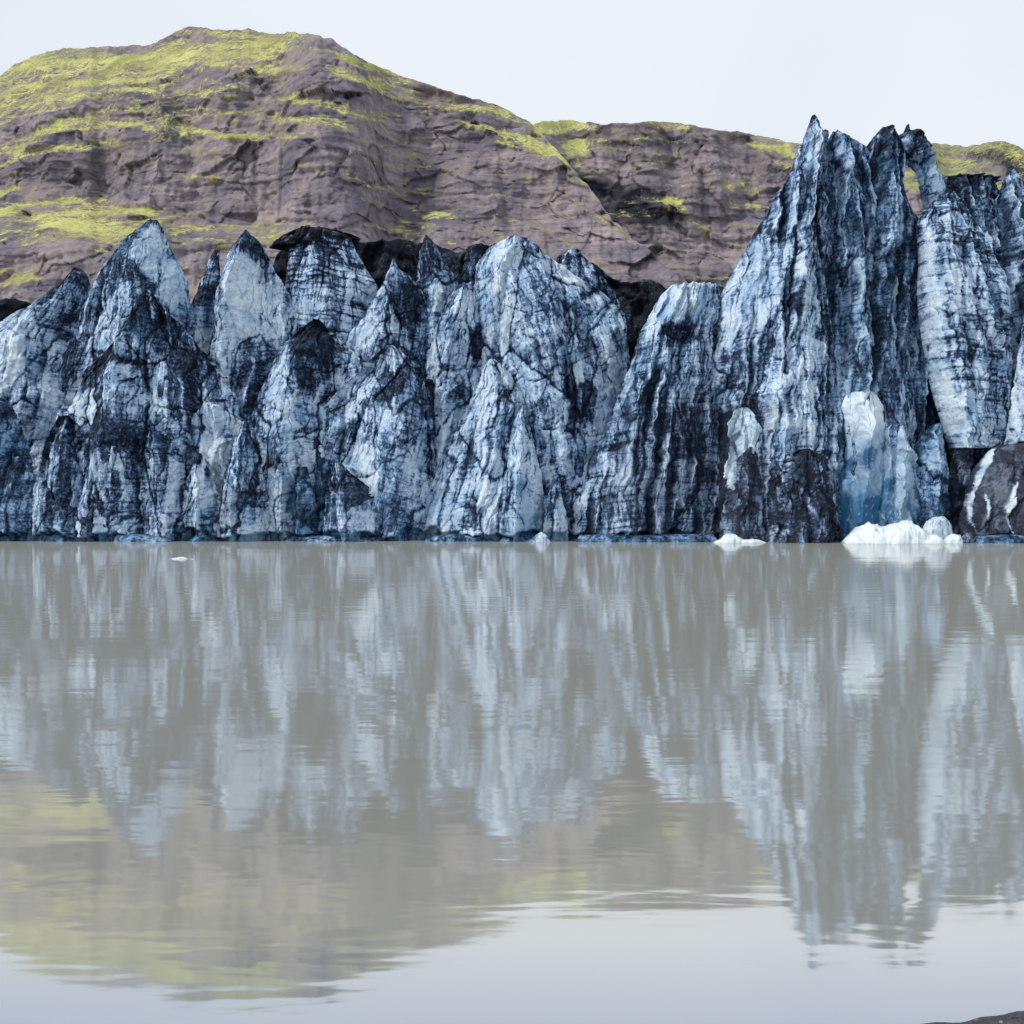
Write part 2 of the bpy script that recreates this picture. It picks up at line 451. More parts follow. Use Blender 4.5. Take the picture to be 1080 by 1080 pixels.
# ------------------------------------------------------------------ setting: hills
def hill(name, mat, sky_pts, base, D0, moss_polys, stains_and_shade, x0, x1, step=1.3, slope=0.35, seed=0, mossbase=-0.12, rough=1.0, stripes=1.0, clears=(), shelves=()):
    cols = np.arange(x0, x1, step)
    top = np.interp(cols, [q[0] for q in sky_pts], [q[1] for q in sky_pts])
    top = top + (seed == 1) * sstep(590, 630, cols) * 5.0 * fbm1(cols / 16.0, 3, 77.7)
    top = top + 1.6 * fbm1(cols / 9.0, 3, seed + .7) + 1.2 * fbm1(cols / 28.0, 2, seed + 5.7)
    nr = int((base - top.min()) / step) + 2
    t = np.linspace(0, 1, nr)
    PY = base + (top[None, :] - base) * t[:, None]
    PX = np.repeat(cols[None, :], nr, 0)
    sk = np.interp(cols, [q[0] for q in sky_pts], [q[1] for q in sky_pts])
    px, py = PX.ravel(), PY.ravel()
    # moss follows ledges that run roughly parallel to the skyline
    v = py - 0.55 * np.repeat(sk[None, :], nr, 0).ravel()
    Q = np.stack([px, v, np.full_like(px, seed * 11.3)], 1)
    wx = px + 9 * fbm(Q, 1 / 30., 3, off=3.1); wy = py + 6 * fbm(Q, 1 / 22., 3, off=9.4)
    M = np.full(len(px), mossbase, np.float32)
    for poly, val, fe in moss_polys:
        M = np.maximum(M, mossbase + (val - mossbase) * area(wx, wy, poly, fe))
    for poly, val, fe in clears:
        M += val * area(wx, wy, poly, fe)
    stripe = fbm(Q, (1 / 85., 1 / 9., 1), 4, 0.55, off=2.2)
    M = M + stripes * 0.75 * stripe
    soft = sstep(0.15, 0.75, M)
    ledge = fbm(Q, (1 / 120., 1 / 14., 1), 3, 0.55, off=21.)
    g = slope * (0.30 + 2.2 * soft + 0.7 * sstep(0.1, 0.5, ledge))
    for poly, val, fe in shelves:
        g = g + val * area(px, py, poly, fe)
    g = g.reshape(nr, -1)
    dpy = -np.diff(PY, axis=0)
    Dp = np.zeros_like(PY)
    Dp[1:] = np.cumsum(0.5 * (g[1:] + g[:-1]) * dpy, axis=0)
    # smooth sideways so columns agree
    ker = np.hanning(23); ker /= ker.sum()
    pad = np.pad(Dp, ((0, 0), (11, 11)), mode='edge')
    Dp = sum(ker[k] * pad[:, k:k + Dp.shape[1]] for k in range(23))
    D = (D0 + Dp).ravel()
    P0 = np.stack([(px - 540) / F * D, D, CAMZ + (HOR - py) / F * D], 1)
    PP = P0 * (1, 0.6, 1) + seed * 57.0
    h1, r1, e1 = worley(PP[:, 0] / 26 + .4 * fbm(PP, 1 / 20., 2), PP[:, 2] / 17 + .4 * fbm(PP, 1 / 20., 2, off=8), 3 + seed)
    h2, r2, e2 = worley(PP[:, 0] / 8 + .4 * fbm(PP, 1 / 7., 2, off=4), PP[:, 2] / 5.5 + .4 * fbm(PP, 1 / 7., 2, off=6), 9 + seed)
    rockw = (1 - 0.75 * soft) * rough
    lay = fbm(PP, (1 / 70., 1 / 60., 1 / 4.2), 4, 0.6, off=5.5)
    vert = fbm(PP, (1 / 9., 1 / 30., 1 / 55.), 3, 0.55, off=15.5)
    dd = rockw * (3.0 * h1 + 1.0 * h2 + 1.5 * lay + 2.0 * (np.abs(vert) - .2) + 6.0 * fbm(PP, 1 / 45., 5, 0.5, off=30))
    dd += soft * (2.0 * fbm(PP, 1 / 16., 4, 0.55, off=40))
    fade = sstep(0, 0.03, 1 - np.repeat(t[:, None], len(cols), 1).ravel())
    D2 = D + dd * fade
    P = np.stack([(px - 540) / F * D, D2, CAMZ + (HOR - py) / F * D], 1)
    P[:, 2] += rockw * fade * (0.5 * h2 + 0.5 * lay)
    st = 0.55 * sstep(0.25, 0.75, fbm(PP, (1 / 7., 1 / 30., 1 / 70.), 3, 0.5, off=61)) * (1 - soft)
    st = np.maximum(st, 0.45 * sstep(.42, .62, r1) * (1 - soft) * 0.35)
    st = np.maximum(st, 0.8 * sstep(0.07, 0.0, e1) * (1 - soft) * sstep(-.1, .3, fbm(PP, 1 / 30., 2, off=71)))
    for poly, val, fe in stains_and_shade:
        st = np.maximum(st, val * area(wx, wy, poly, fe) * (0.95 + 0.35 * fbm(PP, 1 / 8., 3, off=81)))
    Mv = (M - 0.12 * np.abs(h2)).reshape(nr, -1)
    # back slope behind the skyline, so the hill has a far side
    Pb = P.reshape(nr, -1, 3)
    extra = []
    for k, (dy, dz) in enumerate(((30, -3), (90, -22), (190, -80), (300, -200))):
        e = Pb[-1].copy(); e[:, 1] += dy; e[:, 2] = np.maximum(e[:, 2] + dz, -5); extra.append(e)
    allP = np.concatenate([Pb] + [e[None] for e in extra], 0)
    nr2 = allP.shape[0]
    ex = lambda A: np.concatenate([A.reshape(nr, -1)] + [A.reshape(nr, -1)[-1:]] * 4, 0).ravel()
    return tag(mesh_obj(name, allP.reshape(-1, 3), grid_quads(nr2, len(cols)), mat, attrs={'moss': ex(Mv), 'stain_shade': ex(np.clip(st, 0, 1))}), kind="structure")


hill("hillside", HILL,
     [(-400, 260), (-260, 190), (-120, 130), (-60, 104), (0, 80), (14, 68), (40, 58), (68, 51), (95, 50), (120, 49), (160, 47), (175, 38), (195, 30), (212, 28), (240, 32), (262, 31),
      (290, 36), (310, 34), (330, 36), (350, 41), (365, 51), (385, 64), (410, 75), (440, 86), (470, 95), (500, 104), (520, 109), (545, 121), (560, 130), (580, 150),
      (600, 172), (620, 198), (640, 224), (665, 250), (700, 280), (740, 310), (800, 340)],
     352, 430,
     [([(-400, 100), (0, 60), (190, 25), (330, 30), (350, 44), (250, 66), (180, 88), (110, 96), (60, 118), (0, 132), (-400, 200)], 0.62, 12),
      ([(160, 40), (330, 40), (360, 60), (300, 80), (240, 78), (200, 70)], 0.42, 10),
      ([(-400, 220), (-50, 172), (0, 158), (60, 128), (110, 118), (150, 122), (165, 134), (110, 138), (60, 142), (30, 158), (0, 168), (-400, 250)], 0.75, 5),
      ([(0, 112), (80, 92), (170, 92), (250, 100), (330, 104), (320, 110), (200, 104), (120, 112), (60, 120), (0, 130)], 0.65, 5),
      ([(170, 130), (250, 132), (290, 138), (360, 142), (350, 148), (260, 143), (190, 144)], 0.55, 4),
      ([(-400, 230), (0, 196), (40, 202), (75, 206), (110, 212), (160, 222), (200, 230), (300, 235), (300, 243), (200, 240), (150, 252), (105, 264), (95, 252), (50, 240), (0, 240), (-400, 300)], 0.66, 7),
      ([(330, 36), (380, 56), (470, 92), (560, 128), (596, 168), (570, 170), (500, 134), (420, 108), (345, 76)], 0.55, 8),
      ([(-400, 130), (0, 90), (200, 84), (420, 108), (440, 150), (300, 150), (100, 160), (0, 180), (-400, 260)], 0.18, 14),
      ([(-40, 196), (60, 200), (160, 222), (300, 236), (300, 262), (150, 262), (60, 262), (-40, 262)], 0.3, 10), ([(380, 250), (470, 222), (560, 200), (600, 230), (540, 260), (400, 275)], .16, 10),
      ([(540, 130), (568, 138), (590, 156), (612, 180), (620, 200), (606, 186), (580, 164), (556, 148)], 0.85, 4),
      ([(405, 244), (430, 232), (470, 220), (520, 205), (540, 206), (500, 220), (450, 234), (415, 246)], 0.5, 4),
      ([(-20, 284), (25, 282), (40, 296), (20, 304), (-20, 304)], 0.55, 5),
      ([(100, 56), (260, 44), (330, 46), (300, 60), (180, 70), (80, 84)], 0.7, 8)],
     [([(170, 150), (174, 150), (176, 192), (170, 192)], 0.7, 3), ([(264, 145), (270, 145), (270, 212), (265, 212)], 0.7, 3),
      ([(350, 188), (400, 190), (412, 196), (360, 196)], 0.8, 3), ([(0, 170), (60, 165), (120, 150), (160, 155), (150, 190), (60, 200), (0, 195)], 0.3, 10),
      ([(100, 98), (150, 97), (250, 103), (360, 104), (380, 128), (250, 122), (150, 122), (100, 112)], 0.32, 8)],
     -420, 800, seed=1, slope=0.38,
     shelves=[([(-400, 60), (330, 30), (360, 50), (200, 95), (0, 135), (-400, 200)], 0.9, 8), ([(-400, 190), (0, 196), (300, 236), (300, 242), (100, 262), (-400, 290)], 0.8, 5),
              ([(400, 246), (540, 206), (660, 250), (700, 290), (400, 300)], 0.35, 10)])

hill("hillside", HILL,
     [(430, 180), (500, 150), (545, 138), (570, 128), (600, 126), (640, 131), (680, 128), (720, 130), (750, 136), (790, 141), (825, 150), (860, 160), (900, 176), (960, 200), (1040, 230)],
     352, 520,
     [([(550, 130), (600, 124), (630, 130), (610, 140), (590, 142), (560, 142)], 0.85, 4),
      ([(675, 126), (730, 128), (728, 134), (690, 133)], 0.75, 3),
      ([(590, 148), (612, 152), (622, 176), (606, 182)], 0.7, 4),
      ([(780, 140), (830, 150), (850, 170), (830, 178), (800, 158)], 0.7, 4),
      ([(690, 204), (712, 206), (732, 226), (716, 230), (696, 216)], 0.6, 4),
      ([(762, 194), (800, 196), (812, 212), (790, 216), (768, 206)], 0.6, 5),
      ([(725, 228), (755, 236), (752, 244), (730, 242)], 0.55, 4)],
     [([(606, 182), (640, 190), (668, 197), (694, 203), (724, 222), (734, 236), (700, 240), (655, 240), (630, 220)], 0.95, 4.5),  # hollow under the overhang: its shade painted into the rock colour
      ([(600, 136), (700, 140), (760, 146), (780, 158), (700, 158), (620, 150)], 0.5, 7),
      ([(770, 150), (830, 165), (850, 200), (800, 190), (770, 170)], 0.35, 9)],
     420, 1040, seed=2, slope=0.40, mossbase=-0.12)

hill("far_hill", HILLFAR,
     [(600, 190), (700, 165), (790, 142), (830, 149), (870, 152), (920, 155), (960, 153), (985, 150), (1000, 153), (1022, 155), (1045, 150), (1060, 149), (1080, 156), (1110, 166), (1200, 178), (1400, 210)],
     300, 720,
     [([(560, 130), (960, 140), (1080, 148), (1500, 190), (1500, 300), (560, 300)], 0.62, 8)],
     [([(1030, 152), (1070, 152), (1090, 164), (1120, 190), (1075, 186), (1055, 172), (1020, 160)], 0.75, 4)],
     600, 1450, seed=3, slope=0.9, rough=0.6, stripes=0.5, clears=[([(1010, 158), (1060, 162), (1080, 175), (1120, 200), (1090, 210), (1040, 172)], -0.5, 6)])


# ------------------------------------------------------------------ ice builders
TOTAL = [0]


def serac(name, D, L, R, parent=None, mat=None, thick=4.0, crest=0.5, pw=0.8, base=579, seed=None, jag=1.0, dirt=0.32, flute=0.5, flute_f=0.55, facet=0.6, cell=(4.5, 6.5),
          layer=0.35, tilt=0.0, lean=0.0, top_dirt=0.5, splats=(), ridges=(), blue=0.0, warm=0.0, notch=True, step=1.0, crack=0.55, patch=0.5, fine=1.0, blues=(), warms=(), spread=0.10, wed=(4.6, 8.5)):
    """a tapering body of ice: left and right edge traced from top to foot, its own depth, crest, flutes, broken facets and layers"""
    if spread: pw = max(pw, 0.86)
    seed = seed if seed is not None else (sum(int(a) for q in L for a in q) % 97)
    L = sorted(L, key=lambda q: q[1]); R = sorted(R, key=lambda q: q[1])
    y0 = max(L[0][1], R[0][1])
    rows = np.arange(y0, base + 0.01, step)
    nr = len(rows)
    xl = np.interp(rows, [q[1] for q in L], [q[0] for q in L])
    xr = np.interp(rows, [q[1] for q in R], [q[0] for q in R])
    grow = np.clip((rows - y0) / 14, 0.25, 1)
    wmin = np.minimum(1, (xr - xl) / 25 + .15)
    ker = np.hanning(13); ker /= ker.sum()
    smooth = lambda a: np.convolve(np.pad(a, 6, mode='edge'), ker, 'valid') * np.clip((rows - y0) / 12, 0, 1) + a * (1 - np.clip((rows - y0) / 12, 0, 1))
    if spread:
        for i in range(1, nr):
            if rows[i] - y0 > 12:
                xl[i] = min(xl[i], xl[i - 1] - spread * step); xr[i] = max(xr[i], xr[i - 1] + spread * step)
    xl, xr = smooth(xl), smooth(xr)
    xl = xl + jag * grow * wmin * 2.5 * fbm1(rows / 34, 2, seed + .3)
    xr = xr + jag * grow * wmin * 2.5 * fbm1(rows / 34, 2, seed + 8.3)
    xr = np.maximum(xr, xl + 0.8)
    w = xr - xl
    jl = jag * grow * wmin * 1.6 * (fbm1(rows / 8, 3, seed + 4.3) + .55 * fbm1(rows / 2.2, 2, seed + 44.3))
    jr = jag * grow * wmin * 1.6 * (fbm1(rows / 8, 3, seed + 12.3) + .55 * fbm1(rows / 2.2, 2, seed + 52.3))
    nf = int(np.clip(w.max() / step, 16, 400))
    nb = 14
    s = 0.5 - 0.5 * np.cos(np.linspace(0, np.pi, nf)) if False else np.linspace(0, 1, nf)
    if callable(crest): c = crest(rows)
    elif isinstance(crest, (list, tuple)):
        cx = np.interp(rows, [q[1] for q in crest], [q[0] for q in crest]); c = (cx - xl) / w
    else: c = np.full(nr, crest)
    c = np.clip(c + 0.05 * fbm1(rows / 30, 2, seed + 20.), 0.08, 0.92)
    T = thick * (w / w.max()) ** 0.7
    SS = np.repeat(s[None, :], nr, 0); CC = c[:, None]
    prof = np.where(SS < CC, (SS / CC), ((1 - SS) / (1 - CC)))
    prof = np.clip(prof, 0, 1) ** pw
    edge = np.minimum(1, np.minimum(SS, 1 - SS) * w[:, None] / 3.5)          # fades detail at the outline
    PX = xl[:, None] + SS * w[:, None]
    PX = PX + jl[:, None] * np.exp(-SS * w[:, None] / 7) + jr[:, None] * np.exp(-(1 - SS) * w[:, None] / 7)
    PY = np.repeat(rows[:, None], nf, 1)
    m = D / F
    if base < 560:
        PY = PY + (5.0 * fbm1(PX.ravel() / 11, 3, seed + 2.2)).reshape(PX.shape) * sstep(base - 22, base, PY)
    dep = T[:, None] * prof
    px, py = PX.ravel(), PY.ravel()
    Xm = (px - 540) * m; Zm = CAMZ + (HOR - py) * m
    P = np.stack([Xm, D - dep.ravel() * 0.5, Zm], 1) + np.float32(seed * 13.7)
    ct, sn = math.cos(tilt), math.sin(tilt)
    U = P[:, 0] * ct + P[:, 2] * sn; Vv = -P[:, 0] * sn + P[:, 2] * ct       # tilted layer frame
    cl_, sl_ = math.cos(lean), math.sin(lean)
    FU = P[:, 0] * cl_ + P[:, 2] * sl_; FV = -P[:, 0] * sl_ + P[:, 2] * cl_   # leaning flute frame
    warp1 = fbm(P, 1 / 3.2, 3, off=2.); warp2 = fbm(P, 1 / 3.2, 3, off=12.)
    fine_n = fbm(P, 1.1, 3, 0.6, off=31.)
    FR = (.4 * FU + .6 * ((SS - CC) * (0.35 * w[:, None] + 0.4 * w.max()) * m).ravel()).astype(np.float32)   # grooves fan out from the peak
    h1, r1, e1 = worley(FU / cell[0] + .16 * warp1 + .03 * fine_n, FV / cell[1] + .16 * warp2, seed % 50)
    h2, r2, e2 = worley(FU / (cell[0] * .34) + .16 * warp2 + .05 * fine_n, FV / (cell[1] * .45) + .16 * warp1, seed % 50 + 7)
    h3, r3, e3 = worley(FU / (cell[0] * .13) + .2 * fine_n, FV / (cell[1] * .2) + .2 * fine_n, seed % 50 + 13)
    scr = perlin(np.stack([FR * 1.6 + .16 * warp1, P[:, 1] * .2, FV * .16], 1) + 91.)
    scr2 = perlin(np.stack([U * .2, P[:, 1] * .2, Vv * 1.7 + .3 * warp2], 1) + 131.)
    scr3 = fbm(np.stack([FR * 3.6 + .3 * fine_n, P[:, 1] * .4, FV * .45], 1), 1.0, 2, .6, off=171.)
    pat = fbm(np.stack([FR * .42 + .3 * warp1, P[:, 1] * .2, FV * .13], 1), 1.0, 3, .6, off=191.)
    Fp = np.stack([FR + 0.18 * warp1, P[:, 1] * .4, FV], 1)
    fl = fbm(Fp, (flute_f, flute_f * .5, flute_f * .09), 3, 0.5, off=41.)
    flr = 1 - 2.4 * np.abs(fl)                                                  # sharp ribs
    WU = (.55 * FU + .45 * ((SS - CC) * (0.35 * w[:, None] + 0.4 * w.max()) * m).ravel()).astype(np.float32)
    wh1, wt1, we1, wc1 = wedges(WU / wed[0] + .05 * warp1 + .012 * fine_n, FV / wed[1] + .05 * warp2, seed % 60)
    wh2, wt2, we2, wc2 = wedges(WU / (wed[0] * .36) + .10 * warp2 + .03 * fine_n, FV / (wed[1] * .36) + .08 * warp1, seed % 60 + 3)
    Lp = np.stack([U, P[:, 1] * .3, Vv + 0.35 * warp1], 1)
    ly = fbm(Lp, (0.10, 0.1, 1.5), 3, 0.6, off=51.)
    lyf = fbm(Lp, (0.22, 0.2, 3.4), 2, 0.6, off=55.)
    big = fbm(P, 1 / 7., 3, 0.5, off=61.)
    relief = facet * (0.55 * wed[0] * wh1 + 0.50 * .36 * wed[0] * wh2) + 0.35 * facet * h1 + 0.22 * facet * h2 + 0.08 * facet * h3 + 1.15 * flute * (flr - .4) + 0.03 * layer * ly + 0.035 * layer * lyf + 0.45 * big + 0.08 * fine_n * fine + .07 * scr3 - .14 * sstep(.1, 0, np.abs(scr))
    relief -= 0.28 * crack * (sstep(0.05, 0, e1) + 0.4 * sstep(0.06, 0, e2))
    for pts, wd, amp in ridges:
        d_, _ = dist_poly(px + 2.2 * warp1, py + 2.2 * warp2, pts, False)
        relief += amp * np.clip(1 - d_ / wd, 0, 1) ** 1.2
    relief = relief * np.minimum(1, thick / 3.0)
    zw = Zm
    if notch:
        nh = 0.75 + 0.7 * fbm1(Xm / 2.2, 2, seed + 3.)
        relief -= 1.6 * sstep(0.12, -0.10, zw - nh)
    dep2 = dep.ravel() + relief * edge.ravel()
    dep2 = np.maximum(dep2, -0.45 * T.repeat(nf))
    # dirt; a few splats also paint in shade or a lit edge
    dl = 0.30 * patch * big + 0.32 * pat * patch + 0.28 * scr3
    dl += crack * (0.7 * sstep(0.035, 0.0, e1) * sstep(-.5, .1, warp2) + 0.5 * sstep(0.05, 0.0, e2) * sstep(-.15, .35, warp1) + 0.25 * sstep(.12, 0, e3) * sstep(-.1, .3, fine_n))
    dl += 0.55 * sstep(.055, 0, np.abs(scr)) * sstep(-.25, .3, warp2 + .5 * fine_n) + 0.40 * sstep(.06, 0, np.abs(scr2)) * sstep(-.1, .4, warp1 - .5 * fine_n)
    dl += (r1 - .5) * 0.55 * patch + (r2 - .5) * 0.38 * patch + (r3 - .5) * 0.16 * patch
    dl += facet * ((wt1 - .5) * .46 + (wt2 - .5) * .30 + 0.75 * sstep(.07, 0, we1) + .42 * sstep(.09, 0, we2) - .26 * sstep(.10, 0, wc1) - .14 * sstep(.12, 0, wc2))
    dl += flute * (0.55 * sstep(0.25, -0.6, flr) - 0.28 * sstep(.6, 1., flr))
    dl += layer * (0.30 * sstep(0.15, 0.55, ly) + 0.50 * sstep(0.1, 0.5, lyf) - 0.08)
    dl += 0.08 * fine_n
    tp = np.exp(-(py - y0) / 16.0)
    dl += top_dirt * tp * (0.7 + fine_n)
    wpx, wpy = px + 5 * warp1 + 2.0 * fine_n, py + 5 * warp2 + 2.0 * fine_n
    dirtv = dirt + dl
    for poly, val, *fe in splats:
        a_ = area(px + 1.2 * warp1 + 1.5 * fine_n, py + 1.2 * warp2 + 1.5 * fine_n, poly, fe[0]) if fe else area(wpx, wpy, poly, 4)
        dirtv = dirtv + val * a_ if val > 0 else dirtv * (1 - 0.35 * a_ * min(1, -val)) + val * 0.38 * a_
    dirtv = np.where(dirtv < .20, .20 + .45 * (dirtv - .20), dirtv)
    dirtv = np.where(dirtv > .75, .75 + .3 * (dirtv - .75), dirtv)
    bluev = np.full(len(px), blue, np.float32) + 0.45 * np.clip(0.3 - flr, 0, 1) * flute + 0.30 * sstep(.1, .5, warp1)
    for poly, val in blues:
        bluev = bluev + val * area(wpx + 8 * warp2, wpy + 14 * warp1 + 8 * scr3, poly, 15)
    if notch:
        bluev = bluev + 0.5 * sstep(0.25, -0.1, zw - nh)
    warmv = np.full(len(px), warm, np.float32)
    for poly, val, *fe in warms:
        warmv = warmv + val * (area(px + 1.2 * warp1 + 1.5 * fine_n, py + 1.2 * warp2 + 1.5 * fine_n, poly, fe[0]) if fe else area(wpx, wpy, poly, 5))
    Y = D - dep2
    xo = 0.18 * fine_n * edge.ravel() + 0.10 * h2 * edge.ravel() * facet
    zo = (0.16 * warp1 + 0.14 * h2 * facet) * edge.ravel()
    front = np.stack([Xm + xo, Y, Zm + zo], 1).reshape(nr, nf, 3)
    # back half
    sb = np.linspace(1, 0, nb + 2)[1:-1]
    pb = np.sin(np.pi * sb) ** 0.7
    Bx = (xl[:, None] + sb[None, :] * w[:, None] + jl[:, None] * np.exp(-sb[None, :] * w[:, None] / 7) + jr[:, None] * np.exp(-(1 - sb[None, :]) * w[:, None] / 7) - 540) * m
    By = D + 0.65 * T[:, None] * pb[None, :]
    Bz = np.repeat((CAMZ + (HOR - rows) * m)[:, None], nb, 1)
    back = np.stack([Bx, By, Bz], -1)
    q = back.reshape(-1, 3)
    q[:, 1] += 0.35 * fbm(q, 0.6, 3, off=71) * np.repeat(np.minimum(1, w / 20), nb)
    ring = np.concatenate([front, q.reshape(nr, nb, 3)], 1)
    nc = nf + nb

    def full(a, val=None):
        a = a.reshape(nr, nf)
        bk = a[:, -1:] * (1 - np.linspace(0, 1, nb))[None] + a[:, :1] * np.linspace(0, 1, nb)[None]
        return np.concatenate([a, bk], 1).ravel()
    Vt = ring.reshape(-1, 3)
    TOTAL[0] += len(Vt)
    loc = (float((xl[-1] + xr[-1]) / 2 - 540) * m, D, 0.0)
    return mesh_obj(name, Vt, grid_quads(nr, nc, True)[:, ::-1], mat or ICE, parent, loc,
                    {'dirt': full(dirtv), 'blue': full(np.clip(bluev, 0, 1)), 'warm': full(np.clip(warmv, 0, 1))},
                    ngons=[list(range(nc)), list(range((nr - 1) * nc, nr * nc))[::-1]])


def mound(name, D, top, r, mat=None, parent=None, dirt=0.1, blue=0.1, warm=0.0, seed=3, lump=0.12, step=0.6, rough=1.0):
    """low floating ice: skyline from left to right, rounded in depth, foot under water"""
    xs = np.arange(top[0][0], top[-1][0] + .01, step)
    h = HOR + 3 * F / D - np.interp(xs, [q[0] for q in top], [q[1] for q in top])
    m = D / F
    hm = h * m
    nv = 26
    a = np.linspace(-0.12, 1.12, nv) * np.pi
    endf = np.sqrt(np.clip(np.sin(np.linspace(0.02, 0.98, len(xs)) * np.pi), 0.02, 1))
    A, XX = np.meshgrid(a, xs, indexing='ij')
    Yc = D - np.cos(A) * r * endf[None]
    Z = np.sign(np.sin(A)) * np.abs(np.sin(A)) ** 0.75 * hm[None]
    Z = np.where(Z < 0, -0.4, Z)
    P = np.stack([((XX - 540) * m).ravel(), Yc.ravel(), Z.ravel()], 1)
    PP = P + seed * 9.1
    n1 = fbm(PP, 0.9, 3); n2 = fbm(PP, 3.0, 3, off=5.)
    hh_, rr_, ee_ = worley(PP[:, 0] / .8 + .2 * n1, PP[:, 2] / .7 + PP[:, 1] / 1.0 + .2 * n2, seed)
    am = lump * np.minimum(1, hm.repeat(1)[None].repeat(nv, 0).ravel() / .6 + .2)
    P[:, 2] += am * (1.2 * n1 + .5 * n2 + .8 * rough * hh_) * np.clip(Z.ravel() / .2, 0, 1)
    P[:, 1] -= am * (1.5 * n1 + .6 * n2 + 1.2 * rough * hh_)
    nc = len(xs)
    dv = dirt + 0.3 * n1 + .25 * n2 + 0.35 * sstep(.08, 0, ee_) * rough + .3 * (rr_ - .5)
    loc = (float((xs[0] + xs[-1]) / 2 - 540) * m, D, 0)
    return mesh_obj(name, P, grid_quads(nv, nc), mat or CLEAN, parent, loc,
                    {'dirt': dv, 'blue': np.clip(blue + 0.3 * n1, 0, 1), 'warm': np.full(len(P), warm)},
                    ngons=[[k * nc for k in range(nv)][::-1], [k * nc + nc - 1 for k in range(nv)]])


GRP = "ice pinnacles of the glacier front"


def single(name, label, cat, *a, group=GRP, **k):
    o = serac(name, *a, **k)
    return tag(o, label, cat, group)


# ------------------------------------------------------------------ debris-covered glacier body behind the pinnacles
top = [(-260, 345), (-60, 322), (0, 311), (18, 313), (40, 330), (70, 318), (100, 330), (190, 330), (200, 306), (215, 310), (280, 285), (287, 264), (300, 249), (312, 243), (333, 239), (357, 243), (377, 249),
       (390, 250), (420, 247), (436, 250), (452, 250), (470, 258), (480, 262), (498, 258), (510, 258), (522, 250), (530, 262), (560, 280), (598, 266), (606, 261), (618, 270), (626, 272), (640, 284), (652, 290), (668, 294), (690, 291), (703, 298),
       (712, 306), (740, 300), (752, 292), (770, 300), (800, 320), (870, 340), (975, 340), (990, 250), (1010, 215), (1080, 215), (1180, 250), (1300, 300)]
step = 1.6
cols = np.arange(-260, 1300, step)
tp = np.interp(cols, [q[0] for q in top], [q[1] for q in top]) + 2.0 * fbm1(cols / 11, 3, 3.) + .9 * fbm1(cols / 3.2, 2, 7.)
Db = 121.0
nr = 150
t = np.linspace(0, 1, nr)
PY = 575 + (tp[None] - 575) * t[:, None]
PX = np.repeat(cols[None], nr, 0)
px, py = PX.ravel(), PY.ravel()
m = Db / F
P = np.stack([(px - 540) * m, np.full(len(px), Db), CAMZ + (HOR - py) * m], 1)
w1 = fbm(P, 1 / 4., 3); h1, r1, e1 = worley(P[:, 0] / 4 + .4 * w1, P[:, 2] / 4 + .4 * w1, 4)
fd = sstep(1, .97, np.repeat(t[:, None], len(cols), 1).ravel())
P[:, 1] += 2.2 * np.repeat(t[:, None] ** 2, len(cols), 1).ravel() - (0.8 * h1 + 1.6 * fbm(P, 1 / 8., 3, off=9.) + .3 * fbm(P, .8, 3)) * fd
hb, rb, eb = worley(P[:, 0] / 1.5 + .2 * w1, P[:, 2] / 1.2, 21)
P[:, 1] -= (.55 * hb - .3 * sstep(.1, 0, eb)) * fd
Pg = P.reshape(nr, -1, 3)
ext = []
for dy, dz in ((2.5, 0.1), (8, -0.6), (20, -2.), (60, -4), (160, -12)):
    e = Pg[-1].copy(); e[:, 1] += dy; e[:, 2] = np.maximum(e[:, 2] + dz + .6 * fbm(e, .3, 2, off=dy), 1.); ext.append(e[None])
Pg = np.concatenate([Pg] + ext, 0)
Pa = Pg.reshape(-1, 3)
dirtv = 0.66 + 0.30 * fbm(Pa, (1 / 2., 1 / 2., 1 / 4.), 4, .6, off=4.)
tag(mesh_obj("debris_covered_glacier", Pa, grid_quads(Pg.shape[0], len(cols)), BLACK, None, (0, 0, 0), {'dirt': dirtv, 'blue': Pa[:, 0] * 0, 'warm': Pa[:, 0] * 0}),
    "black debris covered glacier body showing in the gaps behind the ice pinnacles", "glacier")

R_ = math.radians
